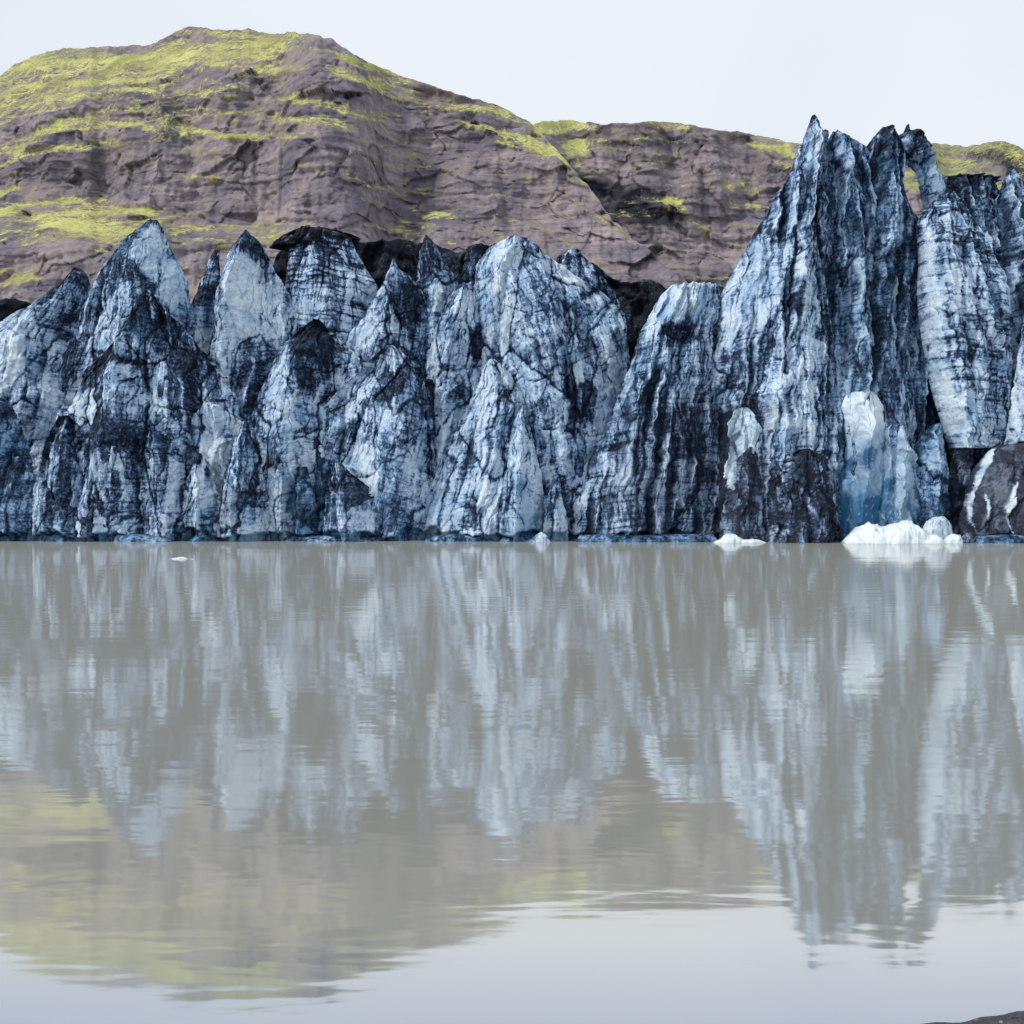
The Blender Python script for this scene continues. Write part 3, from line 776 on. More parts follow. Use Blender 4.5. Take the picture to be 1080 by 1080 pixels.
# ------------------------------------------------------------------ left group of pinnacles
single("ice_slab", "pale smooth ice slab with a black pointed top at the left edge of the photo", "ice slab",
       114, [(80, 283), (60, 302), (35, 320), (0, 340), (-40, 360), (-60, 575)], [(84, 282), (94, 292), (96, 330), (78, 380), (60, 420), (52, 575)],
       thick=5, crest=0.45, pw=0.6, dirt=0.16, flute=0.11, facet=0.70, layer=0.45, tilt=R_(-14), top_dirt=0.9, seed=11, lean=R_(-20),
       splats=[([(48, 300), (80, 278), (100, 290), (92, 340), (60, 350), (40, 330)], 0.35), ([(60, 340), (95, 330), (60, 420), (30, 480), (28, 430)], 0.3), ([(0, 345), (40, 325), (45, 400), (30, 420), (-20, 420)], -0.5)])
single("ice_pinnacle", "steep grey pinnacle left of centre with a bright clean right face", "ice pinnacle",
       113, [(158, 232), (145, 242), (130, 252), (112, 278), (98, 300), (80, 330), (62, 385), (48, 430), (35, 480), (30, 575)],
       [(166, 232), (174, 246), (180, 262), (190, 276), (199, 300), (203, 330), (215, 400), (220, 575)],
       thick=6, crest=[(160, 232), (152, 262), (160, 290), (180, 330), (190, 380)], pw=0.75, dirt=0.46, flute=0.16, facet=0.70, layer=0.2, lean=R_(-28), seed=23, top_dirt=0.5,
       splats=[([(160, 236), (176, 250), (182, 280), (190, 330), (184, 330), (168, 300), (148, 275)], -0.8), ([(180, 268), (196, 290), (198, 320), (188, 330), (180, 300)], -0.9),
               ([(118, 268), (150, 245), (150, 290), (120, 320), (80, 350)], 0.22), ([(118, 320), (132, 310), (116, 350), (98, 370), (96, 350)], -0.6), ([(60, 390), (68, 400), (46, 470), (36, 470)], -0.5)],
       blues=[([(182, 270), (197, 292), (198, 320), (187, 330)], 0.35)])
single("ice_pinnacle", "dark broad front pyramid of broken ice with a black diagonal dirty gash on its left", "ice pinnacle",
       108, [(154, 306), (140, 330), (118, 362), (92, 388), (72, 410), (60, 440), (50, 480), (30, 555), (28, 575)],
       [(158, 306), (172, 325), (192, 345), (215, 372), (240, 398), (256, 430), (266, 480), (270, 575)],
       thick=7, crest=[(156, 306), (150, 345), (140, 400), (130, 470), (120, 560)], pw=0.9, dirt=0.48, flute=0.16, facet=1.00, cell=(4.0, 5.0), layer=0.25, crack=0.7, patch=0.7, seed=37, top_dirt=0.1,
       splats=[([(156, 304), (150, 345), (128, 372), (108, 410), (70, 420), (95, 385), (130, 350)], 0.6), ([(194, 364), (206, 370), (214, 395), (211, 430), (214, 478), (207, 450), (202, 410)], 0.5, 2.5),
               ([(112, 408), (150, 420), (190, 440), (180, 425), (140, 405)], -0.3), ([(160, 405), (182, 425), (178, 440), (158, 430)], -0.6)],
       ridges=[([(156, 306), (148, 345), (135, 372)], 10, 1.2), ([(110, 372), (100, 420), (88, 500)], 14, 1.0), ([(195, 360), (230, 420), (245, 500)], 12, 1.0)])
single("ice_block", "dark blue low ice block in the bottom left corner of the ice front", "ice block",
       106, [(-30, 420), (-60, 480), (-60, 575)], [(0, 416), (14, 430), (26, 460), (34, 490), (30, 530), (26, 575)],
       thick=4, crest=0.5, dirt=0.5, flute=0.18, facet=0.70, lean=R_(-15), seed=41, blue=0.2, top_dirt=0.5, splats=[([(-20, 415), (10, 420), (20, 440), (-20, 450)], 0.4)])
single("ice_block", "narrow leaning ice block with a pointed top beside the bottom left corner block", "ice block",
       104.5, [(16, 482), (6, 500), (-2, 530), (-4, 575)], [(22, 480), (34, 500), (38, 530), (30, 560), (28, 575)],
       thick=2.5, dirt=0.42, flute=0.14, facet=0.70, lean=R_(-15), seed=43, blue=0.2)
single("ice_block", "wide dark ribbed ice block at the water below the black gash", "ice block",
       104, [(62, 438), (48, 470), (36, 520), (28, 575)], [(70, 436), (84, 450), (92, 480), (88, 520), (80, 560), (80, 575)],
       thick=3.5, crest=0.55, dirt=0.5, flute=0.27, flute_f=0.7, facet=0.70, layer=0.3, seed=47, splats=[([(60, 520), (80, 520), (78, 560), (30, 560)], -0.35)])
single("ice_flake", "thin curved pale ice flake standing at the water left of the white ridged block", "ice flake",
       103, [(101, 480), (88, 510), (80, 535), (82, 575)], [(105, 482), (104, 505), (97, 535), (94, 575)], thick=1.8, dirt=0.2, flute=0.14, facet=0.70, seed=49, layer=0.1)
single("ice_block", "square pale ice block with a bright white left edge standing in the water", "ice block",
       103.5, [(118, 466), (108, 476), (106, 500), (112, 530), (110, 575)], [(140, 465), (152, 478), (156, 510), (162, 540), (166, 575)],
       thick=3, crest=0.15, pw=0.6, dirt=0.30, flute=0.14, facet=0.70, layer=0.4, seed=53, splats=[([(110, 475), (114, 475), (120, 560), (112, 560)], -0.9), ([(112, 470), (138, 470), (140, 500), (114, 500)], -0.6), ([(125, 510), (160, 515), (160, 550), (122, 545)], 0.2)])
single("ice_block", "dirty fissured ice block right of the white edged square block", "ice block",
       104.5, [(160, 455), (152, 475), (150, 510), (156, 540), (154, 575)], [(172, 454), (190, 472), (196, 500), (196, 540), (198, 575)],
       thick=3.5, crest=0.6, dirt=0.42, flute=0.20, facet=0.80, seed=57, top_dirt=0.6)
single("ice_block", "triangular ice block with a chalk white flake low on its face", "ice block",
       104, [(208, 478), (198, 505), (194, 540), (190, 575)], [(212, 478), (224, 500), (234, 530), (236, 575)],
       thick=3.2, crest=0.5, dirt=0.34, flute=0.14, facet=0.70, seed=59, splats=[([(222, 517), (229, 516), (222, 552), (212, 555)], -1.0)])
single("ice_block", "small peaked ice block with a brownish foot between two dark clefts", "ice block",
       103.5, [(258, 443), (246, 462), (240, 490), (232, 520), (222, 555), (220, 575)], [(264, 443), (274, 465), (278, 500), (272, 530), (262, 560), (260, 575)],
       thick=3.6, crest=0.45, dirt=0.36, flute=0.14, facet=0.80, seed=61, warms=[([(230, 515), (258, 512), (252, 555), (222, 555)], 0.45)])
single("ice_fin", "slender upright fin with a black top in the gap between two big pinnacles", "ice fin",
       115, [(226, 263), (216, 285), (208, 305), (203, 330), (198, 360), (200, 430)], [(232, 262), (230, 285), (226, 315), (224, 345), (226, 430)],
       thick=3, crest=0.35, dirt=0.14, flute=0.11, facet=0.70, top_dirt=0.6, seed=67, base=440, notch=False, splats=[([(210, 308), (226, 306), (226, 325), (208, 325)], 0.6), ([(229, 262), (234, 262), (228, 345), (223, 345)], 0.5)])
single("ice_pinnacle", "bright ridged pinnacle with dark peak right of the slender upright fin", "ice pinnacle",
       113.5, [(258, 246), (246, 258), (238, 270), (230, 300), (224, 340), (222, 380), (232, 430), (240, 575)],
       [(264, 246), (274, 256), (286, 276), (298, 296), (314, 322), (330, 345), (345, 380), (345, 575)],
       thick=7, crest=[(261, 246), (255, 280), (246, 330), (246, 400)], pw=0.8, dirt=0.24, flute=0.18, facet=0.70, layer=0.3, tilt=R_(8), lean=R_(-8), seed=71, top_dirt=1.0,
       splats=[([(258, 262), (266, 290), (285, 320), (300, 360), (262, 360), (252, 320)], -0.4), ([(246, 256), (262, 248), (250, 300), (238, 330), (236, 290)], 0.3), ([(262, 250), (284, 272), (290, 300), (270, 275)], 0.3)],
       ridges=[([(262, 262), (254, 300), (248, 340)], 7, 0.9), ([(268, 268), (282, 300), (290, 330)], 6, -0.5)])
t_ = empty("ice_dome", ((350 - 540) * 116 / F, 116, 0))
tag(t_, "rounded banded ice dome under a black overhanging debris cap", "ice dome", GRP)
serac("body", 116, [(314, 246), (306, 258), (302, 285), (300, 310), (310, 380), (320, 460)], [(370, 252), (378, 268), (388, 285), (398, 300), (400, 330), (395, 460)], t_,
      thick=6, crest=0.45, pw=0.5, dirt=0.40, flute=0.09, facet=0.70, layer=1.0, tilt=R_(-8), crack=0.4, seed=73, base=470, notch=False, top_dirt=0.5, jag=.5)
serac("debris_cap", 116.6, [(318, 240), (305, 245), (294, 254), (287, 262), (284, 270)], [(340, 240), (360, 244), (380, 250), (383, 256), (372, 258)], t_, mat=BLACK, spread=0, thick=3.0, facet=1.20, cell=(2, 2), crest=.5, pw=.45, dirt=0.8, base=262, notch=False, seed=74, splats=[([(306, 258), (370, 256), (370, 270), (300, 270)], -0.3)], jag=1.8)
single("ice_spire", "small sharp dark spire in front of the black cave", "ice spire",
       113, [(414, 272), (410, 288), (404, 302), (392, 318), (378, 342), (366, 356), (362, 400), (362, 460)], [(417, 273), (420, 284), (430, 290), (440, 300), (452, 318), (456, 360), (450, 460)],
       thick=4.5, crest=[(415, 272), (414, 300), (410, 340), (400, 380)], dirt=0.5, flute=0.27, facet=0.80, cell=(3, 4), seed=79, base=480, notch=False, splats=[([(410, 292), (440, 300), (450, 330), (430, 352), (412, 330)], 0.35), ([(380, 340), (400, 330), (404, 350), (385, 375), (368, 360)], -0.6)])
single("ice_spire", "blunt grey spire standing right of the black cave", "ice spire",
       115, [(447, 251), (443, 268), (440, 285), (440, 340), (438, 400)], [(454, 251), (462, 262), (474, 282), (484, 298), (488, 330), (484, 400)],
       thick=3.5, dirt=0.42, flute=0.14, facet=0.70, layer=0.6, seed=83, base=420, notch=False)
single("ice_spire", "short dark stump of ice between the blunt grey spire and the big pale dome", "ice spire",
       117, [(492, 262), (488, 280), (486, 300), (484, 380)], [(512, 258), (520, 252), (526, 262), (526, 300), (526, 380)], thick=3, dirt=0.6, flute=0.18, facet=0.70, seed=85, base=400, notch=False, top_dirt=0.8)
single("ice_pinnacle", "dark topped pyramid with a black streaked upper face at the centre left", "ice pinnacle",
       109.5, [(331, 336), (318, 346), (302, 360), (284, 376), (268, 410), (260, 450), (262, 500), (256, 575)], [(336, 336), (346, 346), (364, 364), (380, 378), (388, 410), (372, 450), (360, 490), (356, 575)],
       thick=6, crest=[(334, 336), (322, 370), (310, 420), (300, 500)], dirt=0.40, flute=0.16, facet=1.00, cell=(4, 5), seed=89, top_dirt=0.6,
       splats=[([(333, 334), (352, 352), (366, 370), (352, 380), (345, 405), (334, 420), (318, 400), (308, 365)], 0.5), ([(282, 385), (300, 380), (300, 420), (276, 430)], -0.3), ([(308, 470), (330, 460), (335, 495), (310, 505)], -0.4)])
single("ice_block", "square smoke grey ice block with a blue right edge below the dark topped pyramid", "ice block",
       104.5, [(280, 488), (272, 500), (268, 530), (272, 575)], [(302, 488), (312, 505), (311, 535), (304, 575)], thick=2.8, crest=0.75, pw=.55, dirt=0.36, flute=0.09, facet=0.70, seed=97, warm=0.25,
       blues=[([(302, 495), (314, 500), (312, 535), (304, 540)], 0.8)])
single("ice_block", "blue tinted ice block with a yellowish corner left of the dark wet hollow", "ice block",
       105, [(316, 488), (308, 510), (304, 545), (303, 575)], [(324, 492), (332, 520), (330, 550), (326, 575)], thick=2.6, dirt=0.35, flute=0.14, facet=0.70, seed=101, blue=0.35, warms=[([(308, 525), (322, 515), (322, 545), (304, 552)], 0.25)])
single("ice_block", "low black grit coated ice block beside the dark wet hollow at the water", "ice block",
       104, [(352, 484), (346, 510), (345, 540), (350, 575)], [(356, 484), (372, 500), (392, 515), (402, 535), (410, 560), (412, 575)],
       thick=3.4, crest=0.4, dirt=0.62, flute=0.23, flute_f=.8, facet=0.70, seed=103, lean=R_(-8), splats=[([(375, 535), (392, 535), (396, 560), (372, 560)], -0.6)], top_dirt=.4)
single("ice_block", "dark wall of wet ice hollowed at the waterline near the centre left", "ice block",
       107, [(331, 462), (328, 490), (326, 530), (324, 575)], [(336, 463), (348, 480), (356, 510), (360, 575)], thick=2.5, dirt=0.6, blue=0.5, flute=0.18, facet=0.70, seed=107)
single("ice_slab", "large tilted leaf shaped slab with fine streaks left of the central cleft", "ice slab",
       107.5, [(409, 363), (396, 374), (378, 392), (352, 416), (334, 440), (322, 466), (330, 482), (345, 500), (352, 520), (352, 575)],
       [(414, 364), (426, 372), (436, 390), (446, 412), (448, 440), (450, 480), (446, 520), (440, 575)],
       thick=4.5, crest=[(412, 363), (425, 400), (430, 450), (420, 520)], pw=0.7, dirt=0.27, flute=0.16, facet=0.70, cell=(4, 8), lean=R_(-18), layer=0.35, tilt=R_(-20), seed=109, top_dirt=0.4,
       splats=[([(400, 400), (425, 392), (428, 418), (400, 425), (390, 435)], 0.25), ([(400, 430), (418, 428), (416, 462), (402, 460)], -0.6), ([(365, 425), (378, 415), (376, 445), (362, 450)], -0.4), ([(410, 470), (430, 470), (434, 560), (405, 560)], 0.15)],
       ridges=[([(362, 412), (364, 450), (358, 490)], 4, -0.9), ([(392, 425), (378, 450), (372, 490)], 4, -0.7)])
single("ice_slab", "leaf shaped pale slab with feathery dark scratches right of the central cleft", "ice slab",
       112, [(488, 298), (478, 304), (470, 315), (462, 335), (452, 370), (448, 410), (452, 440), (454, 500)], [(494, 299), (503, 310), (516, 335), (522, 355), (522, 380), (518, 410), (515, 450), (515, 500)],
       thick=4.5, crest=[(490, 298), (480, 340), (470, 400)], dirt=0.26, flute=0.20, facet=0.70, lean=R_(-14), layer=0.2, seed=113, base=510, notch=False, top_dirt=0.3,
       splats=[([(494, 352), (512, 340), (520, 360), (506, 392), (494, 372)], 0.6), ([(476, 312), (492, 306), (496, 330), (480, 335)], -0.6), ([(470, 400), (495, 396), (490, 425), (468, 425)], 0.3), ([(470, 330), (480, 360), (495, 385), (470, 390)], -0.3)])
single("ice_pinnacle", "dark cleft filling ice ridge between the two leaf shaped slabs", "ice pinnacle",
       111, [(444, 400), (432, 450), (422, 500), (416, 575)], [(456, 400), (480, 450), (500, 500), (510, 575)], thick=4.2, dirt=0.55, flute=0.23, facet=0.80, seed=115, cell=(2.5, 3.5))
single("ice_slab", "long pale slab with narrow upright ribs running down to the water at the centre", "ice slab",
       107, [(516, 379), (507, 392), (502, 412), (490, 432), (478, 455), (464, 490), (450, 525), (436, 562), (434, 575)], [(521, 378), (532, 376), (540, 395), (556, 430), (570, 480), (580, 575)],
       thick=5, crest=0.5, pw=0.6, dirt=0.27, flute=0.29, flute_f=0.75, facet=0.70, cell=(3, 8), lean=R_(-14), layer=0.3, seed=119, top_dirt=0.2,
       splats=[([(470, 470), (482, 470), (468, 560), (440, 560)], -0.25), ([(492, 520), (505, 520), (508, 560), (490, 560)], 0.35), ([(520, 385), (534, 382), (535, 410), (520, 410)], -0.4)])
single("ice_dome", "big pale crumpled dome of ice in the centre of the glacier front", "ice dome",
       112, [(541, 251), (528, 254), (514, 264), (504, 280), (501, 298), (510, 318), (520, 345), (526, 380), (524, 430), (520, 575)],
       [(547, 251), (558, 252), (572, 264), (588, 276), (600, 285), (616, 296), (636, 308), (650, 322), (657, 338), (655, 360), (652, 395), (645, 440), (635, 500), (620, 575)],
       thick=8, crest=[(545, 251), (536, 290), (560, 360), (590, 420), (595, 500)], pw=0.65, dirt=0.22, flute=0.11, facet=0.85, cell=(5, 5.5), layer=0.3, tilt=R_(25), seed=127, top_dirt=0.3, crack=0.7,
       splats=[([(505, 275), (535, 255), (532, 290), (508, 305)], -0.5), ([(568, 262), (610, 290), (640, 330), (600, 320)], -0.4), ([(640, 335), (656, 335), (650, 365), (635, 350)], 0.25), ([(595, 405), (632, 410), (622, 445), (595, 445)], 0.45)],
       ridges=[([(538, 282), (530, 330), (522, 372)], 6, -0.9), ([(594, 330), (594, 380), (594, 425)], 4, -1.1)])
single("ice_ridge", "dark edged ridge of ice sloping down behind the big pale dome", "ice ridge",
       117, [(602, 262), (588, 270), (582, 290), (580, 400)], [(608, 261), (622, 276), (640, 296), (654, 318), (662, 345), (660, 400)], thick=3.5, dirt=0.48, flute=0.18, facet=0.70, lean=R_(-30), seed=131, base=420, notch=False, top_dirt=0.9)
single("ice_pinnacle", "fan of pale ribs at the foot of the central dome, just above the water", "ice pinnacle",
       105, [(548, 428), (538, 460), (524, 500), (514, 540), (510, 575)], [(554, 428), (562, 460), (570, 500), (574, 540), (576, 575)],
       thick=4.2, crest=0.5, dirt=0.25, flute=0.27, flute_f=0.6, facet=0.70, seed=137, top_dirt=0.2, blues=[([(545, 520), (575, 520), (575, 575), (545, 575)], 0.4)], ridges=[([(541, 500), (534, 560)], 5, -1.2)])
single("ice_pinnacle", "shadowed dark stub of ice in the recess left of the ribbed slab", "ice pinnacle",
       107, [(586, 447), (574, 460), (570, 500), (572, 575)], [(596, 446), (612, 452), (616, 480), (606, 520), (596, 575)], thick=2.6, dirt=0.6, blue=0.3, flute=0.23, facet=0.70, seed=139, top_dirt=.6)
single("ice_flake", "small pointed ice flake at the water in the dark recess", "ice flake",
       103.5, [(586, 504), (579, 520), (574, 545), (570, 575)], [(590, 505), (594, 525), (590, 550), (586, 575)], thick=1.8, dirt=0.26, flute=0.14, facet=0.70, seed=141)

# ------------------------------------------------------------------ ribbed slab left of the tower
single("ice_slab", "dark ribbed slab with brown vertical stripes and a white lower left edge", "ice slab",
       107, [(708, 301), (698, 312), (688, 328), (678, 345), (666, 380), (656, 405), (644, 438), (632, 465), (618, 490), (604, 525), (592, 560), (588, 575)],
       [(752, 296), (758, 300), (762, 330), (768, 380), (772, 575)],
       wed=(3, 14), thick=7, crest=[(720, 301), (690, 360), (670, 440), (650, 560)], pw=0.6, dirt=0.44, flute=0.8, flute_f=0.75, facet=0.4, cell=(2.6, 9), lean=R_(-7), layer=0.45, tilt=R_(4), seed=149, top_dirt=-0.3, patch=0.35,
       splats=[([(600, 525), (612, 494), (621, 480), (617, 520), (606, 560), (586, 570)], -1.8, 3), ([(690, 318), (720, 298), (752, 296), (745, 330), (720, 345), (695, 348), (676, 372), (672, 362)], -0.8), ([(694, 352), (720, 344), (735, 360), (700, 372)], 0.5),
               ([(700, 430), (730, 430), (735, 480), (705, 485)], 0.3), ([(642, 500), (660, 496), (660, 520), (648, 525)], -0.6), ([(660, 380), (672, 375), (662, 430), (650, 450)], -0.5), ([(640, 540), (770, 520), (770, 560), (640, 560)], 0.12)],
       ridges=[([(722, 300), (722, 345)], 4, -1.3), ([(690, 440), (690, 480)], 4, -0.8), ([(665, 400), (655, 560)], 6, 0.6), ([(700, 380), (690, 560)], 6, 0.6)], warms=[([(640, 480), (740, 400), (770, 420), (770, 570), (610, 570)], 0.28)])
# ------------------------------------------------------------------ the great tower
t_ = empty("ice_tower", ((850 - 540) * 106 / F, 106, 0))
tag(t_, "towering dark grooved ice tower with a needle peak and a small arch", "ice tower", GRP)
serac("main_spire", 107.5, [(856, 122), (851, 138), (846, 152), (838, 166), (832, 185), (820, 202), (808, 226), (794, 250), (782, 272), (770, 292), (756, 318), (744, 344), (740, 370), (744, 420), (742, 480), (738, 575)],
      [(858, 122), (864, 133), (872, 148), (880, 170), (892, 220), (900, 300), (908, 400), (905, 575)], t_,
      jag=.6, wed=(3.2, 14), thick=8, crest=[(857, 122), (852, 160), (838, 230), (822, 330), (806, 430)], pw=0.72, dirt=0.45, flute=1.1, flute_f=0.45, facet=0.35, cell=(3, 9), lean=R_(-5), layer=0.3, tilt=R_(6), seed=151, top_dirt=0.5, patch=0.4,
      splats=[([(752, 330), (790, 265), (812, 230), (808, 280), (795, 340), (775, 380), (750, 380)], -0.38), ([(846, 190), (880, 180), (884, 300), (850, 300), (842, 240)], 0.2), ([(852, 140), (862, 140), (856, 175), (850, 170)], -0.4), ([(872, 300), (905, 280), (905, 500), (872, 500)], 0.42),
              ([(745, 440), (790, 430), (790, 560), (745, 560)], 0.32), ([(818, 305), (824, 306), (824, 345), (812, 345)], 0.5)],  # last splat: shade of the cave beside the buttress, painted dark
      ridges=[([(856, 150), (836, 240), (826, 330)], 9, 1.6), ([(862, 185), (880, 260), (884, 330)], 7, 1.2), ([(846, 240), (852, 330)], 6, -1.4), ([(800, 260), (780, 340), (772, 420)], 8, 1.0), ([(818, 300), (812, 400)], 6, -1.3)],
      warms=[([(740, 430), (800, 430), (800, 570), (740, 570)], 0.3)])
serac("core", 107, [(862, 150), (850, 190), (830, 260), (820, 330), (810, 520)], [(905, 152), (912, 180), (950, 215), (964, 232), (968, 260), (964, 320), (960, 380), (956, 520)], t_,
      jag=.6, wed=(3.2, 14), thick=3.2, crest=0.5, pw=0.6, dirt=0.55, flute=0.9, flute_f=0.5, facet=0.35, cell=(3, 8), lean=R_(-3), seed=155, base=530, notch=False, top_dirt=0.5, blue=0.2)
serac("middle_spire", 105.6, [(878, 139), (871, 152), (862, 180), (850, 230), (842, 300), (838, 500)], [(884, 138), (895, 143), (904, 150), (914, 152), (922, 170), (934, 220), (944, 300), (950, 400), (950, 500)], t_,
      jag=.6, wed=(3.2, 14), thick=3.4, crest=[(882, 138), (890, 200), (898, 300), (900, 420)], pw=0.95, dirt=0.54, flute=1.0, flute_f=0.5, facet=0.35, cell=(3, 8), lean=R_(-5), layer=0.3, seed=157, base=520, notch=False, top_dirt=0.5, blue=0.15, patch=.4,
      ridges=[([(885, 150), (896, 250), (900, 350), (902, 450)], 7, 1.3), ([(905, 170), (914, 300), (916, 420)], 6, -1.3), ([(876, 160), (884, 260), (886, 400)], 5, -1.6)])
serac("right_spire", 106.4, [(931, 134), (920, 146), (912, 156), (902, 190), (892, 240), (885, 320), (880, 520)], [(940, 134), (948, 142), (953, 155), (956, 172), (953, 190), (956, 206), (962, 220), (970, 232), (970, 260), (966, 320), (964, 380), (960, 520)], t_,
      spread=0, jag=.6, wed=(3.2, 14), thick=3.6, crest=[(936, 134), (932, 180), (928, 260), (926, 400)], pw=0.95, dirt=0.54, flute=0.9, flute_f=0.5, facet=0.35, cell=(3, 8), layer=0.3, lean=R_(-4), seed=163, base=530, notch=False, top_dirt=0.8, blue=0.12, patch=.4,
      splats=[([(924, 152), (930, 155), (922, 190), (912, 192)], 0.6), ([(932, 156), (950, 160), (950, 220), (930, 220)], -0.25), ([(935, 260), (965, 240), (955, 420), (935, 420)], 0.3)], ridges=[([(938, 150), (940, 260), (936, 400)], 5, -1.4), ([(924, 200), (918, 300)], 5, 1.0)])
serac("arch", 108.5, [(955, 139), (940, 146), (940, 156), (950, 167), (965, 179), (970, 195), (973, 210), (976, 222), (978, 260)], [(960, 137), (966, 141), (976, 150), (984, 162), (990, 178), (995, 196), (998, 215), (1000, 260)], t_,
      spread=0, thick=3.2, crest=0.55, dirt=0.36, flute=0.35, facet=0.8, wed=(2, 4), seed=167, base=275, notch=False, top_dirt=0.9, jag=0.8,
      splats=[([(944, 138), (968, 138), (988, 160), (998, 195), (990, 185), (975, 162), (955, 152)], 0.5), ([(978, 170), (990, 185), (992, 205), (980, 215), (974, 195)], -0.6)], blues=[([(974, 170), (990, 180), (992, 210), (976, 215)], 0.5)])
serac("spike", 108.2, [(956, 132), (953, 140), (948, 148), (946, 160)], [(958, 132), (962, 141), (968, 150), (970, 160)], t_, thick=1.6, dirt=.75, flute=.3, facet=.7, cell=(1, 1.5), wed=(1, 1.6), seed=169, base=159, notch=False, top_dirt=.3, jag=1.2, spread=0, step=.7)
serac("spike", 108.2, [(966, 138), (964, 146), (960, 154), (960, 164)], [(968, 138), (973, 148), (980, 158), (980, 164)], t_, thick=1.6, dirt=.75, flute=.3, facet=.7, cell=(1, 1.5), wed=(1, 1.6), seed=170, base=164, notch=False, top_dirt=.3, jag=1.2, spread=0, step=.7)
serac("buttress", 103.4, [(840, 176), (836, 200), (830, 240), (824, 290), (815, 335), (806, 385), (800, 420), (797, 445), (806, 490), (806, 520)], [(846, 176), (856, 220), (866, 280), (876, 340), (880, 390), (876, 440), (870, 480), (862, 520)], t_,
      jag=.6, wed=(3.2, 14), thick=4.2, crest=[(842, 176), (838, 240), (826, 320), (822, 400), (826, 480)], pw=0.65, dirt=0.30, flute=0.9, flute_f=0.5, facet=0.3, cell=(3, 8), lean=R_(-4), layer=0.55, tilt=R_(5), seed=173, base=579, notch=False, top_dirt=0.4, patch=.35,
      splats=[([(800, 500), (890, 490), (890, 580), (800, 580)], 0.4), ([(815, 335), (824, 335), (812, 420), (803, 470), (797, 445)], -0.7), ([(850, 380), (880, 380), (874, 480), (845, 480)], 0.3), ([(822, 430), (832, 425), (818, 490), (806, 490)], -0.7), ([(850, 250), (866, 280), (878, 360), (860, 360)], 0.25)])  # splat along the left edge paints its lit side paler
serac("dark_foot", 99.9, [(842, 474), (832, 478), (822, 486), (814, 498), (811, 520), (810, 575)], [(846, 474), (858, 475), (870, 482), (878, 500), (882, 530), (876, 555), (874, 575)], t_, mat=ICE,
      spread=0.04, jag=1.4, thick=2.6, crest=0.45, pw=0.6, dirt=0.72, warm=0.35, flute=0.4, facet=1.2, cell=(2, 3), wed=(1.9, 3.2), seed=179, top_dirt=0.3, notch=False,
      splats=[([(843, 518), (848, 520), (856, 542), (852, 540)], -1.2), ([(819, 556), (824, 554), (824, 572), (816, 572)], -1.0), ([(838, 548), (845, 548), (846, 572), (834, 572)], -0.9), ([(862, 545), (868, 542), (864, 570), (858, 570)], -0.8)])
t_ = empty("ice_block", ((785 - 540) * 102 / F, 102, 0))
tag(t_, "brown muddy ice block with a clean white knob on top beside the tower foot", "ice block", GRP)
serac("muddy_base", 101.4, [(790, 472), (776, 486), (768, 500), (765, 512), (762, 545), (758, 575)], [(794, 472), (802, 484), (806, 520), (805, 575)], t_, spread=0.03, jag=1.3, thick=2.8, crest=0.4, pw=.6, dirt=0.6, warm=0.6, flute=0.4, facet=1.0, wed=(1.6, 3.5), seed=181, notch=False,
      splats=[([(766, 485), (774, 485), (770, 512), (764, 512)], -1.2), ([(802, 520), (806, 520), (805, 562), (800, 562)], -1.2)], warms=[([(766, 485), (774, 485), (770, 512), (764, 512)], -0.6), ([(802, 520), (806, 520), (805, 562), (800, 562)], -.6)])
serac("white_knob", 102.0, [(781, 429), (774, 433), (770, 446), (768, 476), (766, 500)], [(789, 430), (794, 435), (796, 444), (803, 449), (808, 470), (808, 500)], t_, mat=CLEAN, spread=0, thick=2.0, crest=.35, pw=.8, dirt=0.3, flute=0.4, facet=1.0, cell=(1.6, 2.6), top_dirt=0, seed=183, base=505, notch=False, layer=.1, patch=.3, crack=.3, jag=1.3)
single("ice_flake", "low dark jagged ice teeth at the water right of the tower foot", "ice flake",
       101.8, [(876, 536), (870, 548), (866, 575)], [(881, 537), (890, 552), (895, 562), (898, 575)], thick=2.0, dirt=0.6, warm=0.3, flute=0.4, facet=0.6, seed=187, notch=False, splats=[([(886, 546), (891, 552), (893, 562), (888, 556)], -1.0), ([(876, 545), (879, 548), (878, 560), (874, 560)], -1.)])
# clean blue ice in the cleft
t_ = empty("blue_ice_block", ((910 - 540) * 103 / F, 103, 0))
tag(t_, "smooth clean pale blue ice block with a white top in the cleft beside the tower", "ice block")
BL = lambda a, b, y, k: [([(a, y + 22 * q), (b, y - 6 + 22 * q), (b, 620), (a, 620)], k) for q in range(6)]
serac("main_lobe", 103.2, [(906, 412), (893, 415), (886, 424), (886, 440), (892, 462), (890, 490), (880, 515), (870, 540), (864, 575)], [(916, 411), (925, 417), (931, 430), (934, 450), (934, 480), (936, 520), (936, 575)], t_, mat=CLEAN,
      thick=3.4, crest=0.4, pw=0.6, dirt=0.10, flute=0.18, facet=0.28, cell=(3, 5), layer=0.0, top_dirt=0.0, seed=191, patch=.25, crack=.15, jag=.7, notch=False, fine=.6, blue=.06, spread=0,
      blues=BL(850, 950, 440, .17) + [([(918, 440), (938, 440), (934, 500), (918, 500)], 0.25), ([(878, 440), (890, 440), (895, 500), (880, 500)], 0.35)],
      ridges=[([(912, 440), (906, 500), (895, 550)], 6, .5), ([(902, 430), (898, 500)], 5, -.5)])
